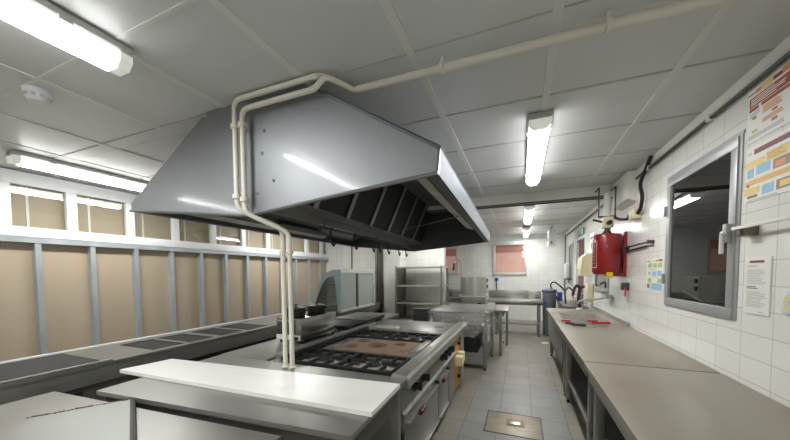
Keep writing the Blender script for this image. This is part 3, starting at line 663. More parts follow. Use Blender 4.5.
# ------------------------------------------------------------------ serving counter along the left wall
def serving_counter():
    t = thing('serving_counter', 'long steel serving counter along the stud wall with dark hot plate and sunken wells', 'counter', (-3.26, 3., FZ))
    zc = -.66; X0, X1, Y0, Y1 = -3.60, -2.915, -.4, 6.25
    wells = [(1.66, 1.94), (1.985, 2.25), (2.33, 2.62), (2.68, 3.0)]; WX0, WX1 = -3.50, -2.985
    m = MB(); m.box(X0, WX0, Y0, Y1, zc-.03, zc); m.box(WX1, X1, Y0, Y1, zc-.03, zc, .004); y = Y0
    for a, b in wells: m.box(WX0, WX1, y, a, zc-.03, zc); y = b
    m.box(WX0, WX1, y, Y1, zc-.03, zc); m.build('counter_top', 'top', t)
    for a, b in wells:
        m = MB(); m.box(WX0, WX1, a, b, zc-.10, zc-.09); m.box(WX0, WX0+.006, a, b, zc-.09, zc-.003); m.box(WX1-.006, WX1, a, b, zc-.09, zc-.003); m.box(WX0, WX1, a, a+.006, zc-.09, zc-.003); m.box(WX0, WX1, b-.006, b, zc-.09, zc-.003)
        w = m.build('well', 'filter', t)
        bx('well_plate', 'wellplate', w, WX0+.008, WX1-.008, a+.008, b-.008, zc-.03, zc-.006, .003)
    bx('hot_plate', 'hotglass', t, -3.56, -2.99, .30, 1.30, zc, zc+.006, .002)
    bx('tray_rail', 'steel', t, -2.945, -2.915, Y0, 1.345, zc, zc+.014, .004)
    bx('back_ledge', 'white', t, -3.64, -3.60, Y0, Y1, zc-.03, zc+.012, .004)
    m = MB(); m.box(-2.95, -2.93, Y0, Y1, zc-.15, zc-.03, .003); m.build('apron', 'leg', t)
    p = bx('control_panel', 'shade', t, -2.99, -2.965, .70, 1.52, -1.1, zc-.15, .003)
    for y, mm, rr in ((1.06, 'redknob', .018), (1.30, 'black', .010)): MB().cyl((-2.965, y, -.88), (-2.935, y, -.88), rr, seg=14).build('knob', mm, p)
    bx('switch', 'black', p, -2.967, -2.945, 1.12, 1.17, -.91, -.85, .003)
    bx('body', 'dark', t, -3.57, -3.40, Y0+.02, Y1-.02, FZ+.1, zc-.03)
    bx('shelf', 'shade', t, -3.40, -2.97, Y0+.02, Y1-.02, -1.12, -1.10)
    for y in (-.3, .66, 1.56, 3.2, 4.8, 6.15): leg_at(t, -2.98, y, zc-.03, .02); leg_at(t, -3.54, y, FZ+.1, .02)
M['alusheet'] = mat('bright_sheet', (146, 149, 144), .40, .5, .02, 2)
M['tape'] = mat('torn_brown_tape', (120, 100, 74), .7, var=.4, scale=40)
M['wellplate'] = mat('well_plate', (30, 30, 30), .65, .0, .1)
M['hotglass'] = mat('dark_hot_plate', (48, 48, 49), .7, .0, .08, 4)
serving_counter()

# glass display case on the far end of the serving counter
def display_case():
    Y0, Y1, X0, X1, zb, zt = 4.37, 5.68, -3.42, -2.78, -.658, .06
    t = thing('display_case', 'curved glass display case with grey frame at the far end of the serving counter', 'display case', (-3.0, 5.2, zb))
    def arc(x0, x1, z1, n=14):                    # from the foot of the slanted side over the bend to the back edge of the top
        w_, h_ = x1-.10-x0, z1-zb; ctl = [(0, 0), (.14, .24), (.28, .47), (.40, .66), (.50, .79), (.60, .885), (.72, .95), (.86, .988), (1, 1)]
        return [(x0+w_*u, zb+h_*v) for u, v in ctl]
    out = arc(X0, X1, zt)+[(X1, zt), (X1, zb)]
    inn = arc(X0+.075, X1-.03, zt-.11)+[(X1-.10, zt-.22), (X1-.05, zb)]
    for y in (Y0, Y1-.02):
        m = MB(); n = len(out)
        A = [m.bm.verts.new((x, y, z)) for x, z in out]; B = [m.bm.verts.new((x, y, z)) for x, z in inn]; A2 = [m.bm.verts.new((x, y+.02, z)) for x, z in out]; B2 = [m.bm.verts.new((x, y+.02, z)) for x, z in inn]
        for k in range(n-1):
            for q in ((A[k], A[k+1], B[k+1], B[k]), (A2[k], A2[k+1], B2[k+1], B2[k]), (A[k], A[k+1], A2[k+1], A2[k]), (B[k], B[k+1], B2[k+1], B2[k])): m.bm.faces.new(q)
        m.build('end_frame', 'casegrey', t)
        m = MB(); m.prism([(x, y+.008, z) for x, z in inn], (0, .004, 0)); m.build('end_glass', 'caseglass', t)
    m = MB(); a = arc(X0, X1, zt); f = []
    for (xa, za), (xb, zb_) in zip(a, a[1:]): f.append([m.bm.verts.new(p) for p in ((xa, Y0+.02, za), (xb, Y0+.02, zb_), (xb, Y1-.02, zb_), (xa, Y1-.02, za))])
    for q in f: m.bm.faces.new(q)
    bmesh.ops.remove_doubles(m.bm, verts=m.bm.verts, dist=1e-4)
    g = m.build('curved_glass', 'caseglass', t)
    bx('top_panel', 'white', t, X1-.13, X1+.005, Y0+.0, Y1, zt, zt+.014, .003)
    m = MB(); m.box(X1-.035, X1, Y0+.02, Y1-.02, zt-.07, zt, .003); m.box(X1-.035, X1, Y0+.02, Y1-.02, zb, zb+.05, .003); m.box(X1-.035, X1, Y1-.07, Y1-.02, zb+.05, zt-.07, .003)
    m.build('door_frame', 'alurail', t)
    ym = 4.95
    for y0, y1, x in ((Y0+.02, ym+.02, X1-.012), (ym-.02, Y1-.07, X1-.026)):
        dd = bx('sliding_door', 'milky', t, x-.003, x+.003, y0, y1, zb+.05, zt-.07)
    bx('door_stile', 'brownboard', t, X1-.02, X1+.004, ym-.03, ym+.03, zb+.04, zt-.06, .003)
    for z, x0 in ((-.42, -3.18), (-.19, -3.10)): bx('shelf', 'caseglass2', t, x0, X1-.05, Y0+.03, Y1-.03, z, z+.010)
    for z, x0 in ((-.42, -3.18), (-.19, -3.10)): bx('shelf_rail', 'white', t, x0-.004, X1-.05, Y0+.024, Y0+.034, z-.006, z+.014)
    bx('base', 'leg', t, X0+.03, X1-.03, Y0+.02, Y1-.02, zb, zb+.03)
M['caseglass2'] = glass('shelf_glass', (200, 214, 210), .05)
display_case()

# ------------------------------------------------------------------ shelving unit
t = thing('shelving_unit', 'tall steel shelving unit with four bare shelves standing against the white tile wall', 'shelf', (-1.96, 6.25, FZ))
SX0, SX1, SY0, SY1 = -2.47, -1.455, 6.0, 6.60
for z in (.125, -.262, -.625, -.98): 
    m = MB(); m.box(SX0+.01, SX1-.01, SY0, SY1, z-.03, z, .004); m.build('shelf', 'shelfsteel', t)
for x in (SX0+.018, SX1-.018):
    for y in (SY0+.018, SY1-.018): leg_at(t, x, y, .14, .018)
bx('end_panel', 'leg', t, SX0-.004, SX0+.004, SY0+.036, SY1-.036, -1.0, .12)
# ------------------------------------------------------------------ wrapped undercounter unit and the table behind it
t = thing('wrapped_cabinet', 'steel frame cabinet wrapped in crumpled clear plastic film beyond the range end', 'cabinet', (-.85, 4.45, FZ))
X0, X1, Y0, Y1, Z = -1.18, -.375, 4.15, 4.94, -.525
bx('cabinet_top', 'top', t, X0, X1, Y0, Y1, Z-.03, Z, .004)
m = MB(); m.box(X0+.02, X1-.05, Y0+.02, Y1-.02, Z-.18, Z-.03, .004); m.build('drawer_housing', 'steel', t)
for x, y in ((X0+.025, Y0+.025), (X1-.055, Y0+.025), (X0+.025, Y1-.025), (X1-.035, Y1-.025)): leg_at(t, x, y, Z-.03, .024)
m = MB(); m.box(X0+.03, X1-.03, Y0+.02, Y1-.02, -1.13, -1.09, .003); m.box(X0+.04, X1-.04, Y0+.02, Y0+.04, -1.24, -1.13, .003); m.build('shelf', 'leg', t)
bx('side_panel', 'leg', t, X1-.03, X1-.02, Y0+.05, Y1-.05, -1.09, -.95)
bx('inner_box', 'black', t, X0+.25, X1-.16, Y0+.08, Y1-.08, -1.088, -.74, .008)
random.seed(3)
def film_sheet():
    m = MB(); bm = m.bm; e = .012; nx, nz = 22, 12
    def grid(f, nu, nv):
        vs = [[bm.verts.new(f(i/nu, j/nv)) for j in range(nv+1)] for i in range(nu+1)]
        for i in range(nu):
            for j in range(nv): bm.faces.new((vs[i][j], vs[i+1][j], vs[i+1][j+1], vs[i][j+1]))
    R = lambda: random.uniform(-.012, .014)
    def low(u): return -.86+.05*math.sin(u*9)+.03*math.sin(u*23)
    grid(lambda u, v: (X0-e+(X1-X0+2*e)*u, Y0-e-abs(R())*.7, Z+.004+(low(u)-Z)*v), nx, nz)
    grid(lambda u, v: (X1+e+abs(R())+.02*v*v, Y0-e+(Y1-Y0+2*e)*u, Z+.004+(low(u+.4)-Z)*v), nx, nz)
    grid(lambda u, v: (X0-e-abs(R()), Y0-e+(Y1-Y0+2*e)*u, Z+.004+(low(u)-Z)*v), nx, nz)
    for k in range(9):                              # crumpled folds bunched along the top right corner
        u = random.random(); p = Vector((X1+.01-.10*random.random(), Y0-.015+.45*u*random.random(), Z+.004))
        pts = [p+Vector((random.uniform(-.03, .03), random.uniform(-.02, .02), -.05*j+(.025 if j == 0 else 0))) for j in range(5)]
        m.tube(rounded(pts, .02, 2), .006, 5)
    bmesh.ops.remove_doubles(bm, verts=bm.verts, dist=1e-4)
    return m.build('plastic_film', 'film', t)
film_sheet()
t = thing('work_table', 'narrow steel table standing behind the film wrapped cabinet', 'table', (-.7, 5.3, FZ))
bx('table_top', 'top', t, -1.22, -.185, 4.965, 5.82, -.62, -.585, .005)
m = MB(); apron_frame(m, -1.19, -.245, 5.03, 5.77, -.69, -.62); m.build('apron', 'leg', t)
for x, y in ((-.29, 5.02), (-.225, 5.76), (-1.16, 5.06), (-1.16, 5.74)): leg_at(t, x, y, -.62, .020)
m = MB(); m.box(-.26, -.24, 5.06, 5.74, -1.12, -1.08); m.box(-1.17, -1.15, 5.06, 5.74, -1.12, -1.08); m.build('stretcher', 'leg', t)
t = thing('waste_bin', 'dark grey bin with a rim, between shelving unit and film wrapped cabinet', 'bin', (-1.42, 4.55, FZ))
m = MB(); m.prism([(-1.50, 4.42, FZ), (-1.31, 4.42, FZ), (-1.29, 4.40, -.56), (-1.52, 4.40, -.56)], (0, .24, 0)); m.build('bin_body', 'dark', t)
bx('rim', 'black', t, -1.525, -1.285, 4.395, 4.665, -.565, -.545, .004)

# ------------------------------------------------------------------ dish washing line at the far end
t = thing('dishwasher', 'stainless hood dishwasher with a lifting handle in front of the far wall', 'dishwasher', (-.96, 7.05, FZ))
dx0, dx1, dy0, dy1 = -1.235, -.685, 6.78, 7.33
m = MB(); pf = [(dx0+(dx1-dx0)*k/12, dy0-.11*math.sin(math.pi*k/12)) for k in range(13)]; m.prism([(dx1, dy1, -.505), (dx0, dy1, -.505)]+[(a, b, -.505) for a, b in pf], (0, 0, .40)); m.build('hood', 'steel', t)
m = MB(); m.prism([(dx1-.02, dy1, FZ+.12), (dx0+.02, dy1, FZ+.12)]+[(dx0+.02+(dx1-dx0-.04)*k/12, dy0-.09*math.sin(math.pi*k/12), FZ+.12) for k in range(13)], (0, 0, -.525-FZ-.12)); m.build('base_cabinet', 'steel', t)
bx('wash_gap', 'dark', t, dx0+.03, dx1-.03, dy0+.04, dy1-.01, -.525, -.505)
MB().tube(rounded([(dx0-.012, dy1-.1, -.45), (dx0-.014, dy0-.13, -.515), (dx1+.014, dy0-.13, -.515), (dx1+.012, dy1-.1, -.38)], .05), .013, 8).build('lift_handle', 'steel', t)
MB().cyl((-.82, dy0-.05, -.70), (-.82, dy0-.11, -.70), .055, seg=20).build('dial', 'black', t)
for z in (-.17, -.30): bx('hinge', 'black', t, dx1-.005, dx1+.02, dy0+.03, dy0+.11, z-.04, z+.03, .006)
for x in (dx0+.06, dx1-.06):
    for y in (dy0+.07, dy1-.06): MB().cyl((x, y, FZ), (x, y, FZ+.13), .022, seg=10).build('foot', 'black', t)
t = thing('wash_table', 'steel wash table with high splashback left of the dishwasher', 'table', (-1.6, 7.05, FZ))
bx('table_top', 'top', t, -2.3, -1.25, 6.88, 7.35, -.60, -.565, .005); bx('splashback', 'steel', t, -2.3, -1.25, 7.33, 7.35, -.565, -.40, .003)
m = MB(); apron_frame(m, -2.27, -1.28, 6.91, 7.32, -.68, -.60); m.build('apron', 'leg', t)
for x in (-2.25, -1.30):
    for y in (6.94, 7.30): leg_at(t, x, y, -.60, .02)
t = thing('outlet_table', 'steel outlet table with splashback right of the dishwasher under the far window', 'table', (0, 7., FZ))
bx('table_top', 'top', t, -.66, .40, 6.64, 7.33, -.605, -.57, .006); m = MB(); m.box(-.66, .40, 6.634, 6.646, -.625, -.575, .004); m.build('front_lip', 'steel', t)
bx('splashback', 'steel', t, -.68, .16, 7.315, 7.335, -.57, -.40, .003); bx('splashback', 'steel', t, .16, .40, 7.315, 7.335, -.57, -.42, .003)
m = MB(); apron_frame(m, -.5, .40, 6.70, 7.28, -.67, -.605); m.build('apron', 'leg', t)
for x in (-.48, .34):
    for y in (6.72, 7.26): leg_at(t, x, y, -.605, .02)
bx('shelf', 'leg', t, -.47, .33, 6.71, 7.27, -1.07, -1.045, .003)
bx('socket_plate', 'white', None, 0, 0, 0, 0, 0, 0) if False else None
t = thing('wall_socket', 'blue power plug with a hanging cable on the far wall below the window', 'socket', (-.635, YF, -.25))
MB().cyl((-.635, YF, -.20), (-.635, YF-.05, -.20), .05, seg=16).build('plug', 'blue', t)
bx('socket_box', 'white', t, -.68, -.59, YF-.02, YF, -.25, -.14, .004)
MB().tube([(-.635, YF-.04, -.22), (-.635, YF-.03, -.4), (-.63, YF-.03, -.62)], .010, 6).build('cable', 'black', t)
t = thing('spray_tap', 'tall arched pre rinse spray tap rising beside the dishwasher', 'tap', (-1.30, 7.28, -.565))
MB().tube(rounded([(-1.29, 7.28, -.565), (-1.29, 7.28, .12), (-1.30, 7.27, .26), (-1.38, 7.22, .30), (-1.45, 7.18, .22)], .08), .012, 8).build('riser_hose', 'steel', t)
MB().tube([(-1.45, 7.18, .22), (-1.47, 7.16, .05)], .02, 8, r_end=.028).build('spray_head', 'black', t)
MB().lathe((-1.29, 7.28, 0), [(.035, -.565), (.035, -.545), (.018, -.54)], 14).build('base', 'steel', t)
o = MB().tube(rounded([(-1.55, 7.34, -.10), (-1.55, 7.30, -.10), (-1.55, 7.30, -.30)], .01), .016, 8).build('soap_bottle', 'black')
bpy.data.objects.remove(o)
t = thing('grey_bin', 'tall grey blue plastic bin between outlet table and sink counter', 'bin', (.53, 7.0, FZ))
MB().lathe((.535, 7.02, 0), [(.10, FZ), (.112, FZ+.02), (.130, -.42), (.140, -.40), (.140, -.385), (.13, -.36), (.0, -.335)], 26).build('bin_body', 'grey', t)
MB().lathe((.535, 7.02, 0), [(.142, -.415), (.148, -.41), (.148, -.392), (.142, -.388)], 26).build('rim', 'dark', t)
t = thing('sink_cabinet', 'low steel cabinet in the far right corner with two black hoses above it', 'cabinet', (.85, 6.6, FZ))
bx('cabinet_body', 'leg', t, .70, 1.04, 5.95, 7.2, FZ+.1, -.62, .004); bx('cabinet_top', 'top', t, .68, 1.045, 5.93, 7.22, -.62, -.59, .004)
for x in (.73, 1.01):
    for y in (6.0, 7.15): leg_at(t, x, y, FZ+.1, .018)
t = thing('hose_tap', 'black arched hose tap on the low cabinet in the far right corner', 'tap', (.80, 6.6, -.59))
MB().tube(rounded([(.70, 7.0, -.588), (.55, 7.18, -.27), (.62, 7.0, -.19), (.76, 7.0, -.32), (.80, 7.0, -.38)], .12, 8), .014, 8).build('hose', 'black', t)
MB().tube(rounded([(.76, 6.4, -.588), (.74, 6.4, -.36), (.80, 6.4, -.28), (.87, 6.4, -.34), (.88, 6.4, -.44)], .10, 8), .016, 8).build('hose', 'dark', t)
o = bx('blue_tub', 'blue', None, .69, .78, 7.08, 7.18, -.589, -.42, .01); tag(o, 'small blue tub on the low cabinet at the foot of the black hoses', 'tub')
t = thing('wire_basket', 'small wire basket standing on the low cabinet in the far corner', 'basket', (.9, 6.2, -.589))
for z in (-.585, -.54, -.495): MB().tube([(.83, 6.02, z), (1.02, 6.02, z), (1.02, 6.34, z), (.83, 6.34, z), (.83, 6.02, z)], .004, 5).build('wire_ring', 'leg', t)
for k in range(6): MB().tube([(.83+.038*k, 6.02, -.495), (.83+.038*k, 6.02, -.585), (.83+.038*k, 6.34, -.585), (.83+.038*k, 6.34, -.495)], .003, 5).build('wire', 'leg', t)
# insect killer hung from the ceiling
t = thing('insect_killer', 'white boxy insect killer hung from the ceiling before the far wall', 'insect killer', (.60, 7.35, .56))
bx('case', 'white', t, .53, .665, 7.30, 7.75, .56, .90, .012); bx('grille', 'dark', t, .522, .534, 7.36, 7.69, .66, .84, .003)
m = MB(); m.cyl((.595, 7.4, .90), (.595, 7.4, 1.0), .007); m.build('hanger', 'leg', t); m = MB(); m.cyl((.595, 7.65, .90), (.595, 7.65, 1.0), .007); m.build('hanger', 'leg', t)
bx('badge', 'p_red', t, .56, .60, 7.296, 7.302, .60, .64)
o = bx('wall_box', 'white', None, .97, XR, 8.25, 8.6, -.16, .20, .015); tag(o, 'white box fixed low on the right wall in the far corner', 'box')
bx('cap', 'dark', o, .98, 1.04, 8.27, 8.58, -.19, -.16, .01)

# ------------------------------------------------------------------ right hand counters
def right_counter(name, label, y0, y1, legs, sink=None, upstand=None):
    x0, x1 = .373, 1.043
    t = thing(name, label, 'counter', (.7, (y0+y1)/2, FZ)); z = ZT
    m = MB()
    if sink:
        a, b, c, d = sink
        m.box(x0, x1, y0, c, z-.035, z, .004); m.box(x0, x1, d, y1, z-.035, z, .004); m.box(x0, a, c-.004, d+.004, z-.035, z); m.box(b, x1, c-.004, d+.004, z-.035, z)
    else: m.box(x0, x1, y0, y1, z-.035, z, .005)
    m.build('counter_top', 'topright', t)
    if sink:
        m = MB(); m.box(a, b, c, d, z-.11, z-.10); m.box(a+.001, a+.006, c+.001, d-.001, z-.10, z+.002); m.box(b-.006, b-.001, c+.001, d-.001, z-.10, z+.002); m.box(a+.006, b-.006, c+.001, c+.006, z-.10, z+.002); m.box(a+.006, b-.006, d-.006, d-.001, z-.10, z+.002)
        s = m.build('sink_basin', 'alu', t); MB().lathe(((a+b)/2, (c+d)/2, 0), [(.035, z-.0995), (.035, z-.095), (.02, z-.096), (0, z-.098)], 16).build('drain', 'dark', s)
        bx('skirt', 'leg', t, x0+.03, x0+.045, 3.62, y1-.04, -.98, z-.10, .003)
    m = MB(); m.box(x0+.025, x0+.037, y0+.02, y1-.02, z-.11, z-.035, .002); m.box(x1-.04, x1-.03, y0+.02, y1-.02, z-.11, z-.035); m.build('apron', 'leg', t)
    if upstand: bx('upstand', 'steel', t, x1-.02, x1, upstand[0], upstand[1], z, z+.045, .004)
    for y in legs:
        for x in (x0+.072, x1-.06): leg_at(t, x, y, z-.035, .024)
    bx('shelf', 'shade', t, x0+.06, x1-.04, legs[0]-.03, legs[-1]+.03, -1.09, -1.06, .004)
    return t
right_counter('sink_counter', 'beige grey steel sink counter along the tiled wall, red tools lying before its basin', 2.268, 5.43, (2.35, 3.44, 3.62, 5.26), (.47, .93, 4.08, 4.80), (3.86, 5.42))
right_counter('wall_counter', 'bare beige grey steel counter nearest the viewer, under the poster wall on the right', -.5, 2.252, (-.38, 1.1, 2.16))
# tools by the sink
def tool(pts, r, hand, label, cat, blade='steel'):
    o = thing('kitchen_tool' if cat == 'tool' else cat, label, cat, pts[1])
    MB().tube([pts[0], pts[1]], r, 8).build('handle', hand, o)
    a, b = Vector(pts[1]), Vector(pts[2]); d = (b-a).normalized(); n = Vector((-d.y, d.x, 0))*.014
    m = MB(); m.prism([a+n*.6, a-n*.6, b-n*1.1, b+n*.7], (0, 0, .004)); m.build('blade', blade, o)
    return o
zt_ = ZT+.013
tool([(.90, 3.98, zt_), (.72, 3.89, zt_), (.54, 3.88, zt_)], .012, 'redtool', 'red handled knife pointing left, nearest the wall of the tools by the sink', 'knife')
tool([(.80, 4.05, zt_), (.70, 4.045, zt_), (.47, 4.05, zt_)], .010, 'redtool', 'short red handled knife lying right at the rim of the sink basin', 'knife')
tool([(.50, 3.72, zt_), (.63, 3.70, zt_), (.84, 3.80, zt_)], .011, 'black', 'black handled knife with its blade towards the wall, in front of the red tools', 'knife')
tool([(.44, 4.02, zt_), (.52, 3.965, zt_), (.66, 3.955, zt_)], .012, 'redtool', 'red handled tool at the counter front edge beside the sink', 'tool')
tool([(.53, 3.78, zt_), (.46, 3.83, zt_), (.41, 3.90, zt_)], .012, 'black', 'short black handled tool nearest the counter front edge, beside the red ones', 'tool')

# taps
t = thing('mixer_tap', 'wall mixer tap with long grey spout over the sink, below the red cylinder', 'tap', (1.0, 4.62, -.34))
bx('tap_body', 'frame', t, .975, 1.045, 4.50, 4.72, -.345, -.29, .012)
MB().tube(rounded([(.99, 4.6, -.33), (.95, 4.62, -.345), (.72, 4.72, -.39), (.70, 4.73, -.43)], .03), .013, 8).build('spout', 'frame', t)
for y in (4.53, 4.69): MB().cyl((.99, y, -.29), (.97, y, -.25), .016, seg=10).build('handle', 'frame', t)
t = thing('hose_tap', 'dark red and black spray tap standing at the far end of the sink counter', 'tap', (.88, 5.33, ZT))
MB().lathe((.82, 5.33, 0), [(.045, ZT), (.045, ZT+.02), (.025, ZT+.03)], 16).build('base', 'white', t)
MB().tube(rounded([(.82, 5.33, ZT+.02), (.80, 5.33, ZT+.16), (.82, 5.33, ZT+.33), (.78, 5.33, ZT+.37), (.745, 5.33, ZT+.33), (.725, 5.33, ZT+.22)], .06, 7), .022, 10).build('neck', 'copper', t)
MB().tube(rounded([(.745, 5.33, ZT+.30), (.715, 5.33, ZT+.20), (.75, 5.33, ZT+.17)], .03), .010, 8).build('spray_lever', 'redtool', t)
MB().tube([(.82, 5.33, ZT+.33), (.875, 5.31, ZT+.35)], .018, 8).build('lever', 'black', t)
m = MB(); m.box(.965, 1.045, 5.62, 5.80, -.50, -.19, .015); o = m.build('yellow_holder', 'cream'); tag(o, 'pale yellow plastic holder on the right wall below the cream dispenser', 'dispenser')
t = thing('towel_dispenser', 'cream plastic towel dispenser on the wall beside the maroon door', 'dispenser', (.97, 5.98, -.07))
m = MB(); m.prism([(XR, 5.72, -.07), (.90, 5.72, -.07), (.88, 5.72, .0), (.90, 5.72, .22), (.96, 5.72, .285), (XR, 5.72, .29)], (0, .40, 0)); m.build('casing', 'cream', t)
MB().cyl((.885, 5.97, .02), (.875, 5.97, .02), .016, seg=12).build('lock', 'dark', t)
m = MB(); m.box(XR-.004, XR, 5.68, 5.98, .30, .62); s = m.build('wall_notice', 'paper'); tag(s, 'white notice with blue marks on the wall above the cream dispenser', 'notice')
m = MB(); m.box(XR-.006, XR-.003, 5.74, 5.90, .52, .56); m.box(XR-.006, XR-.003, 5.80, 5.85, .36, .46); m.build('printed_mark', 'blue', s)
# emergency exit sign with a running figure, an arrow and a doorway
t = thing('exit_sign', 'green and white emergency exit sign above the maroon door', 'sign', (XR, 6.75, .67))
bx('sign_plate', 'green', t, XR-.02, XR-.006, 6.48, 7.04, .68, .80, .003)
m = MB(); X = (XR-.0225, XR-.0195)
m.box(*X, 6.54, 6.64, .69, .79); m.box(*X, 6.84, 6.98, .728, .75); m.prism([(X[0], 7.01, .739), (X[0], 6.95, .765), (X[0], 6.95, .713)], (.003, 0, 0))
m.cyl((X[0], 6.72, .778), (X[1], 6.72, .778), .010, seg=10); m.box(*X, 6.70, 6.735, .735, .765); m.prism([(X[0], 6.70, .735), (X[0], 6.72, .735), (X[0], 6.675, .692), (X[0], 6.66, .70)], (.003, 0, 0)); m.prism([(X[0], 6.715, .735), (X[0], 6.735, .735), (X[0], 6.775, .70), (X[0], 6.765, .692)], (.003, 0, 0)); m.box(*X, 6.67, 6.77, .748, .758)
m.build('pictogram', 'paper', t)

# ------------------------------------------------------------------ red fire suppression cylinder and its pipework
t = thing('suppression_cylinder', 'big red fire suppression cylinder mounted on the right tiled wall', 'fire cylinder', (.86, 3.9, -.06))
cx, cy, rr = .878, 4.08, .136
MB().lathe((cx, cy, 0), [(0, -.035), (rr*.9, -.03), (rr, .0), (rr, .385), (rr*.97, .40), (rr*.88, .41), (rr*.35, .418), (.05, .42), (.05, .43)], 40).build('tank', 'red', t)
bx('back_plate', 'red', t, 1.02, XR, 4.02, 4.40, -.055, .43, .004)
bx('bracket', 'red', t, cx-.02, 1.03, cy-.10, cy+.10, -.055, -.03, .004)
lab = MB(); n = 10
def onface(a, z): return (cx+(rr+.0015)*math.cos(a), cy+(rr+.0015)*math.sin(a), z)
def patch(m, a0, a1, z0, z1, k=6):
    for i in range(k):
        u, v = a0+(a1-a0)*i/k, a0+(a1-a0)*(i+1)/k
        m.bm.faces.new([m.bm.verts.new(onface(*q)) for q in ((u, z0), (v, z0), (v, z1), (u, z1))])
A0, A1 = math.pi*1.02, math.pi*1.20
patch(lab, A0, A1, .325, .331); patch(lab, A0, A1, .04, .046); patch(lab, A0, A0+.03, .046, .325, 1); patch(lab, A1-.03, A1, .046, .325, 1)
for k in range(9): patch(lab, A0+.17, A1-.17-.08*(k % 3 == 1), .085+.025*k, .088+.025*k, 3)
lab.build('label', 'paper', t)
lab = MB(); patch(lab, math.pi*1.03, math.pi*1.10, .36, .375); patch(lab, math.pi*1.03, math.pi*1.045, .375, .39, 2); patch(lab, math.pi*1.03, math.pi*1.10, .39, .402); lab.build('label', 'paper', t)
bx('tag', 'yellow', t, cx-.03, cx+.03, cy-rr-.010, cy-rr-.004, -.07, -.01, .002)
MB().lathe((cx, cy, 0), [(.035, .425), (.04, .445), (.028, .455), (.03, .49)], 16).build('neck', 'brown', t)
m = MB(); m.box(cx-.05, cx+.05, cy-.05, cy+.05, .48, .60, .01); v = m.build('valve_block', 'cream', t)
MB().cyl((cx-.05, cy, .55), (cx-.14, cy, .58), .012, seg=8).build('valve_lever', 'dark', v)
MB().cyl((cx+.0, cy-.05, .53), (cx, cy-.12, .53), .022, seg=10).build('pressure_gauge', 'black', v)
MB().tube(rounded([(cx+.05, cy, .60), (cx+.10, cy-.05, .56), (cx+.12, cy-.25, .53), (1.02, cy-.22, .58)], .05), .014, 8).build('hose', 'black', t)
MB().lathe((cx+.0, cy+.02, 0), [(.0, .60), (.036, .61), (.036, .84), (.02, .87), (.0, .87)], 18).build('gas_cartridge', 'white', t)
for dx in (-.085, .07): MB().tube([(cx+dx, cy+.0, .60), (cx+dx, cy+.0, .93), (cx+dx, cy+.25, .93)], .008, 8).build('discharge_pipe', 'dark', t)
m = MB(); m.box(cx-.09, cx+.08, cy-.012, cy+.012, .595, .615); m.build('manifold', 'dark', t)
t = thing('drain_valve', 'small grey valve with a red tag hanging on the wall below the red cylinder', 'valve', (1.0, 3.95, -.30))
MB().tube([(1.03, 3.95, -.10), (1.03, 3.95, -.33)], .014, 8).build('pipe', 'white', t)
bx('valve_body', 'dark', t, .99, XR+.002, 3.91, 3.99, -.20, -.12, .008); bx('tag', 'redtool', t, 1.0, 1.006, 3.85, 3.89, -.26, -.17)
t = thing('folding_bar', 'dark brown folding double bar on the tiles right of the red cylinder', 'bar', (1.0, 3.7, .2))
MB().tube([(1.01, 3.30, .252), (1.01, 3.99, .246)], .009, 8).build('bar', 'copper', t); MB().tube([(1.03, 3.42, .222), (1.03, 3.95, .212)], .008, 8).build('bar', 'copper', t)
bx('bracket', 'dark', t, 1.0, XR, 3.285, 3.315, .235, .268, .003); bx('bracket', 'dark', t, 1.0, XR, 3.945, 3.98, .20, .268, .003)
# boxes and cables high on the wall
o = MB().prism([(XR, 3.72, .685), (.965, 3.72, .72), (.955, 3.72, .985), (XR, 3.72, .985)], (0, .52, 0)).build('duct_box', 'beam'); tag(o, 'cream sheet metal duct box where the cross beam meets the right wall', 'box')
o = bx('junction_box', 'cream', None, .985, XR+.002, 3.60, 3.76, .505, .60, .008); tag(o, 'cream junction box above the red cylinder, fed by a thick black cable', 'junction box')
MB().cyl((.985, 3.68, .553), (.978, 3.68, .553), .03, seg=14).build('lid_screw', 'beam', o)
o = MB().tube(rounded([(1.02, 3.33, .985), (1.02, 3.42, .92), (1.0, 3.52, .80), (1.01, 3.46, .68), (1.015, 3.52, .58), (1.015, 3.60, .55)], .10, 6), .016, 8).build('cable', 'black'); tag(o, 'thick black cable curving from the ceiling down to the cream junction box', 'cable')

# ------------------------------------------------------------------ posters and papers on the right wall
def flat(name, label, cat, y1, y0, z0, z1, items, mats, th=.004):
    """items: (u0,u1,v0,v1,material index); u runs left to right as seen, v upward, both 0..1"""
    m = MB(); m.box(XR-th, XR, y0, y1, z0, z1); W, H = y1-y0, z1-z0
    for q_, (u0, u1, v0, v1, mi) in enumerate(items): m.box(XR-th-.0006-.00004*q_, XR-th+.0002, y1-u1*W, y1-u0*W, z0+v0*H, z0+v1*H, mi=mi)
    return tag(m.build(name, mats), label, cat)
pm = ['paper', 'p_red', 'p_maroon', 'p_yellow', 'p_orange', 'p_blue', 'p_green', 'p_brown', 'ink', 'white']
def lines(u0, u1, v0, v1, n, mi=8, seed=1):
    rnd = random.Random(seed); out = []
    for k in range(n):
        v = v1-(v1-v0)*(k+.5)/n; h = (v1-v0)/n*.22; out.append((u0, u0+(u1-u0)*rnd.uniform(.6, 1), v-h, v+h, mi))
    return out
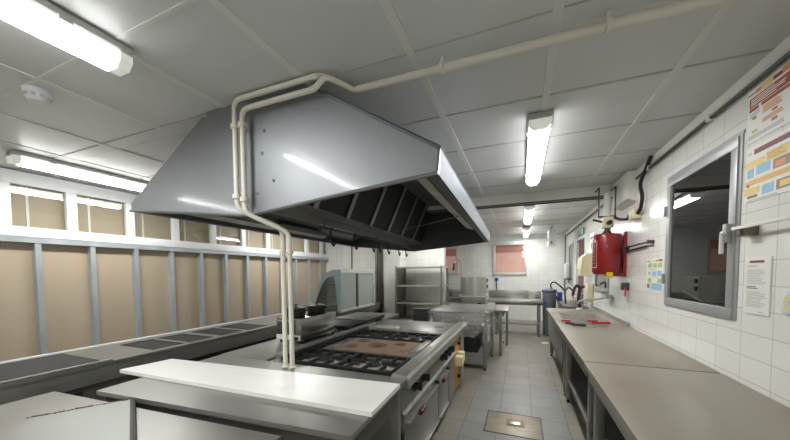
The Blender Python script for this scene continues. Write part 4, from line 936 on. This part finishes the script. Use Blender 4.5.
p1 = [(.0, .07, .90, .93, 7), (.08, .14, .88, .95, 4), (.14, .26, .87, .97, 3), (.26, .34, .885, .95, 2), (.34, .46, .88, .98, 4), (.46, .60, .88, .98, 3), (.6, 1, .88, .98, 4),
      (.02, .42, .66, .84, 1), (.44, 1, .80, .84, 1), (.48, .56, .70, .75, 6), (.60, .68, .70, .75, 7), (.74, .82, .70, .75, 6), (.02, .12, .585, .645, 1), (.15, 1, .585, .645, 1),
      (.06, .10, .42, .46, 7), (.06, .11, .17, .22, 6), (.26, .31, .36, .40, 7), (.26, .31, .19, .24, 7), (.44, .62, .36, .46, 3), (.44, .50, .18, .34, 5), (.52, .60, .18, .34, 5), (.62, .70, .18, .34, 5), (.74, .95, .36, .46, 4), (.76, .90, .18, .34, 5)]
p1 += lines(.04, .40, .68, .82, 4, 0, 1)+lines(.03, .13, .46, .56, 3, 8, 2)+lines(.17, .38, .42, .56, 5, 4, 3)+lines(.44, .7, .48, .56, 3, 4, 4)+lines(.17, .38, .26, .34, 3, 4, 5)+lines(.02, .4, .06, .14, 2, 8, 6)
flat('food_poster', 'upper of two food posters high on the right wall, brick red bands', 'poster', 2.142, 1.50, .628, .888, p1, pm)
p2 = [(.02, .06, .86, .90, 8), (.09, .46, .84, .93, 2), (.5, 1, .84, .93, 2), (.0, .20, .62, .74, 3), (.22, .42, .62, .78, 3), (.44, .66, .62, .78, 3), (.7, 1, .62, .78, 3),
      (.02, .09, .44, .60, 5), (.12, .26, .46, .62, 5), (.29, .52, .44, .60, 7), (.31, .40, .46, .56, 4), (.56, .66, .46, .60, 5), (.0, 1, .30, .40, 3), (.02, .05, .28, .34, 1),
      (.0, .16, .14, .26, 3), (.03, .14, .07, .12, 7), (.19, .30, .08, .24, 5), (.33, .54, .08, .24, 7), (.36, .50, .11, .21, 3), (.56, .78, .08, .24, 3), (.82, .96, .08, .24, 4)]
p2 += lines(.23, .42, .64, .76, 3, 4, 7)+lines(.46, .64, .64, .76, 3, 4, 8)+lines(.04, .9, .31, .38, 2, 4, 9)+lines(.02, .4, .01, .05, 1, 8, 10)
flat('food_poster', 'lower of two food posters on the right wall, yellow and blue panels', 'poster', 2.138, 1.50, .336, .606, p2, pm)
nt_ = [(.20, .76, .905, .945, 2)]+lines(.10, .6, .82, .87, 1, 8, 11)+lines(.12, .90, .52, .79, 9, 8, 12)+lines(.12, .62, .44, .50, 2, 2, 13)+lines(.12, .92, .12, .41, 9, 8, 14)+[(.62, .80, .04, .055, 8)]
flat('printed_notice', 'laminated white notice with red heading, right of the service window', 'notice', 2.11, 1.935, -.212, .062, nt_, pm, .006)
random.seed(8); gp = [(.02, .22, .93, .97, 7), (.3, .5, .92, .97, 3), (.55, .72, .92, .98, 4), (.76, .94, .92, .99, 1)]
for r_, v in enumerate((.74, .26)):
    for c_ in range(3):
        if (r_, c_) != (1, 1): gp.append((.08+.31*c_, .08+.31*c_+.24, v, v+.14, 6))
gp += [(.10, .26, .50, .62, 8), (.36, .62, .48, .62, 5), (.68, .92, .48, .64, 5), (.04, .22, .08, .22, 7), (.34, .96, .04, .24, 5)]+lines(.1, .9, .66, .72, 1, 6, 3)+lines(.3, .9, .42, .46, 1, 8, 4)
flat('picture_chart', 'small chart with green picture squares on the tiles left of the service window', 'poster', 3.43, 3.085, -.17, .10, gp, pm)
t = thing('power_socket', 'white power socket at the right edge, above the counter beside the notice', 'socket', (XR, 1.81, -.18))
bx('plate', 'white', t, XR-.014, XR, 1.72, 1.852, -.185, -.085, .005); MB().cyl((XR-.012, 1.79, -.135), (XR-.022, 1.79, -.135), .036, seg=20).build('socket_well', 'cream', t)
MB().cyl((XR-.020, 1.79, -.135), (XR-.024, 1.79, -.135), .008, seg=10).build('pin_hole', 'ink', t)
t = thing('window_bar', 'cream flat bar on a wall bracket beside the service window handle', 'bar', (1.0, 1.7, .2))
bx('bracket', 'brown', t, 1.0, XR, 2.03, 2.10, .168, .222, .005); m = MB(); m.box(.990, 1.0, 1.15, 2.12, .203, .219, .003); m.build('bar', 'pipe', t)
MB().cyl((1.0, 2.06, .188), (.992, 2.06, .188), .010, seg=12).build('bolt', 'brown', t)

M['coverplate'] = mat('cover_plate', (150, 142, 126), .42, .5, .12, 6, dark=(98, 86, 70), dscale=5, damt=.6)
# ------------------------------------------------------------------ floor items
t = thing('drain_cover', 'square steel inspection cover set in the floor tiles of the aisle', 'drain cover', (-.05, 2.77, FZ))
m = MB(); x0, x1, y0, y1 = -.278, .176, 2.555, 2.965; z = FZ+.0015
m.box(x0, x1, y0, y0+.012, FZ, z+.002); m.box(x0, x1, y1-.012, y1, FZ, z+.002); m.box(x0, x0+.012, y0, y1, FZ, z+.002); m.box(x1-.012, x1, y0, y1, FZ, z+.002); m.build('frame', 'dark', t)
bx('cover_plate', 'coverplate', t, x0+.014, x1-.014, y0+.014, y1-.014, FZ, FZ+.003, .001)
m = MB(); m.box(-.11, .04, 2.72, 2.85, FZ+.002, FZ+.006, .002); h = m.build('handle_recess', 'p_brown', t); bx('lift_handle', 'steel', h, -.085, .01, 2.735, 2.80, FZ+.006, FZ+.012, .003)
o = MB().box(.36, .47, 6.12, 6.24, FZ+.001, FZ+.004, rot=Matrix.Rotation(.2, 3, 'Z')).build('paper_scrap', 'paper'); tag(o, 'scrap of white paper on the floor before the far table', 'paper')
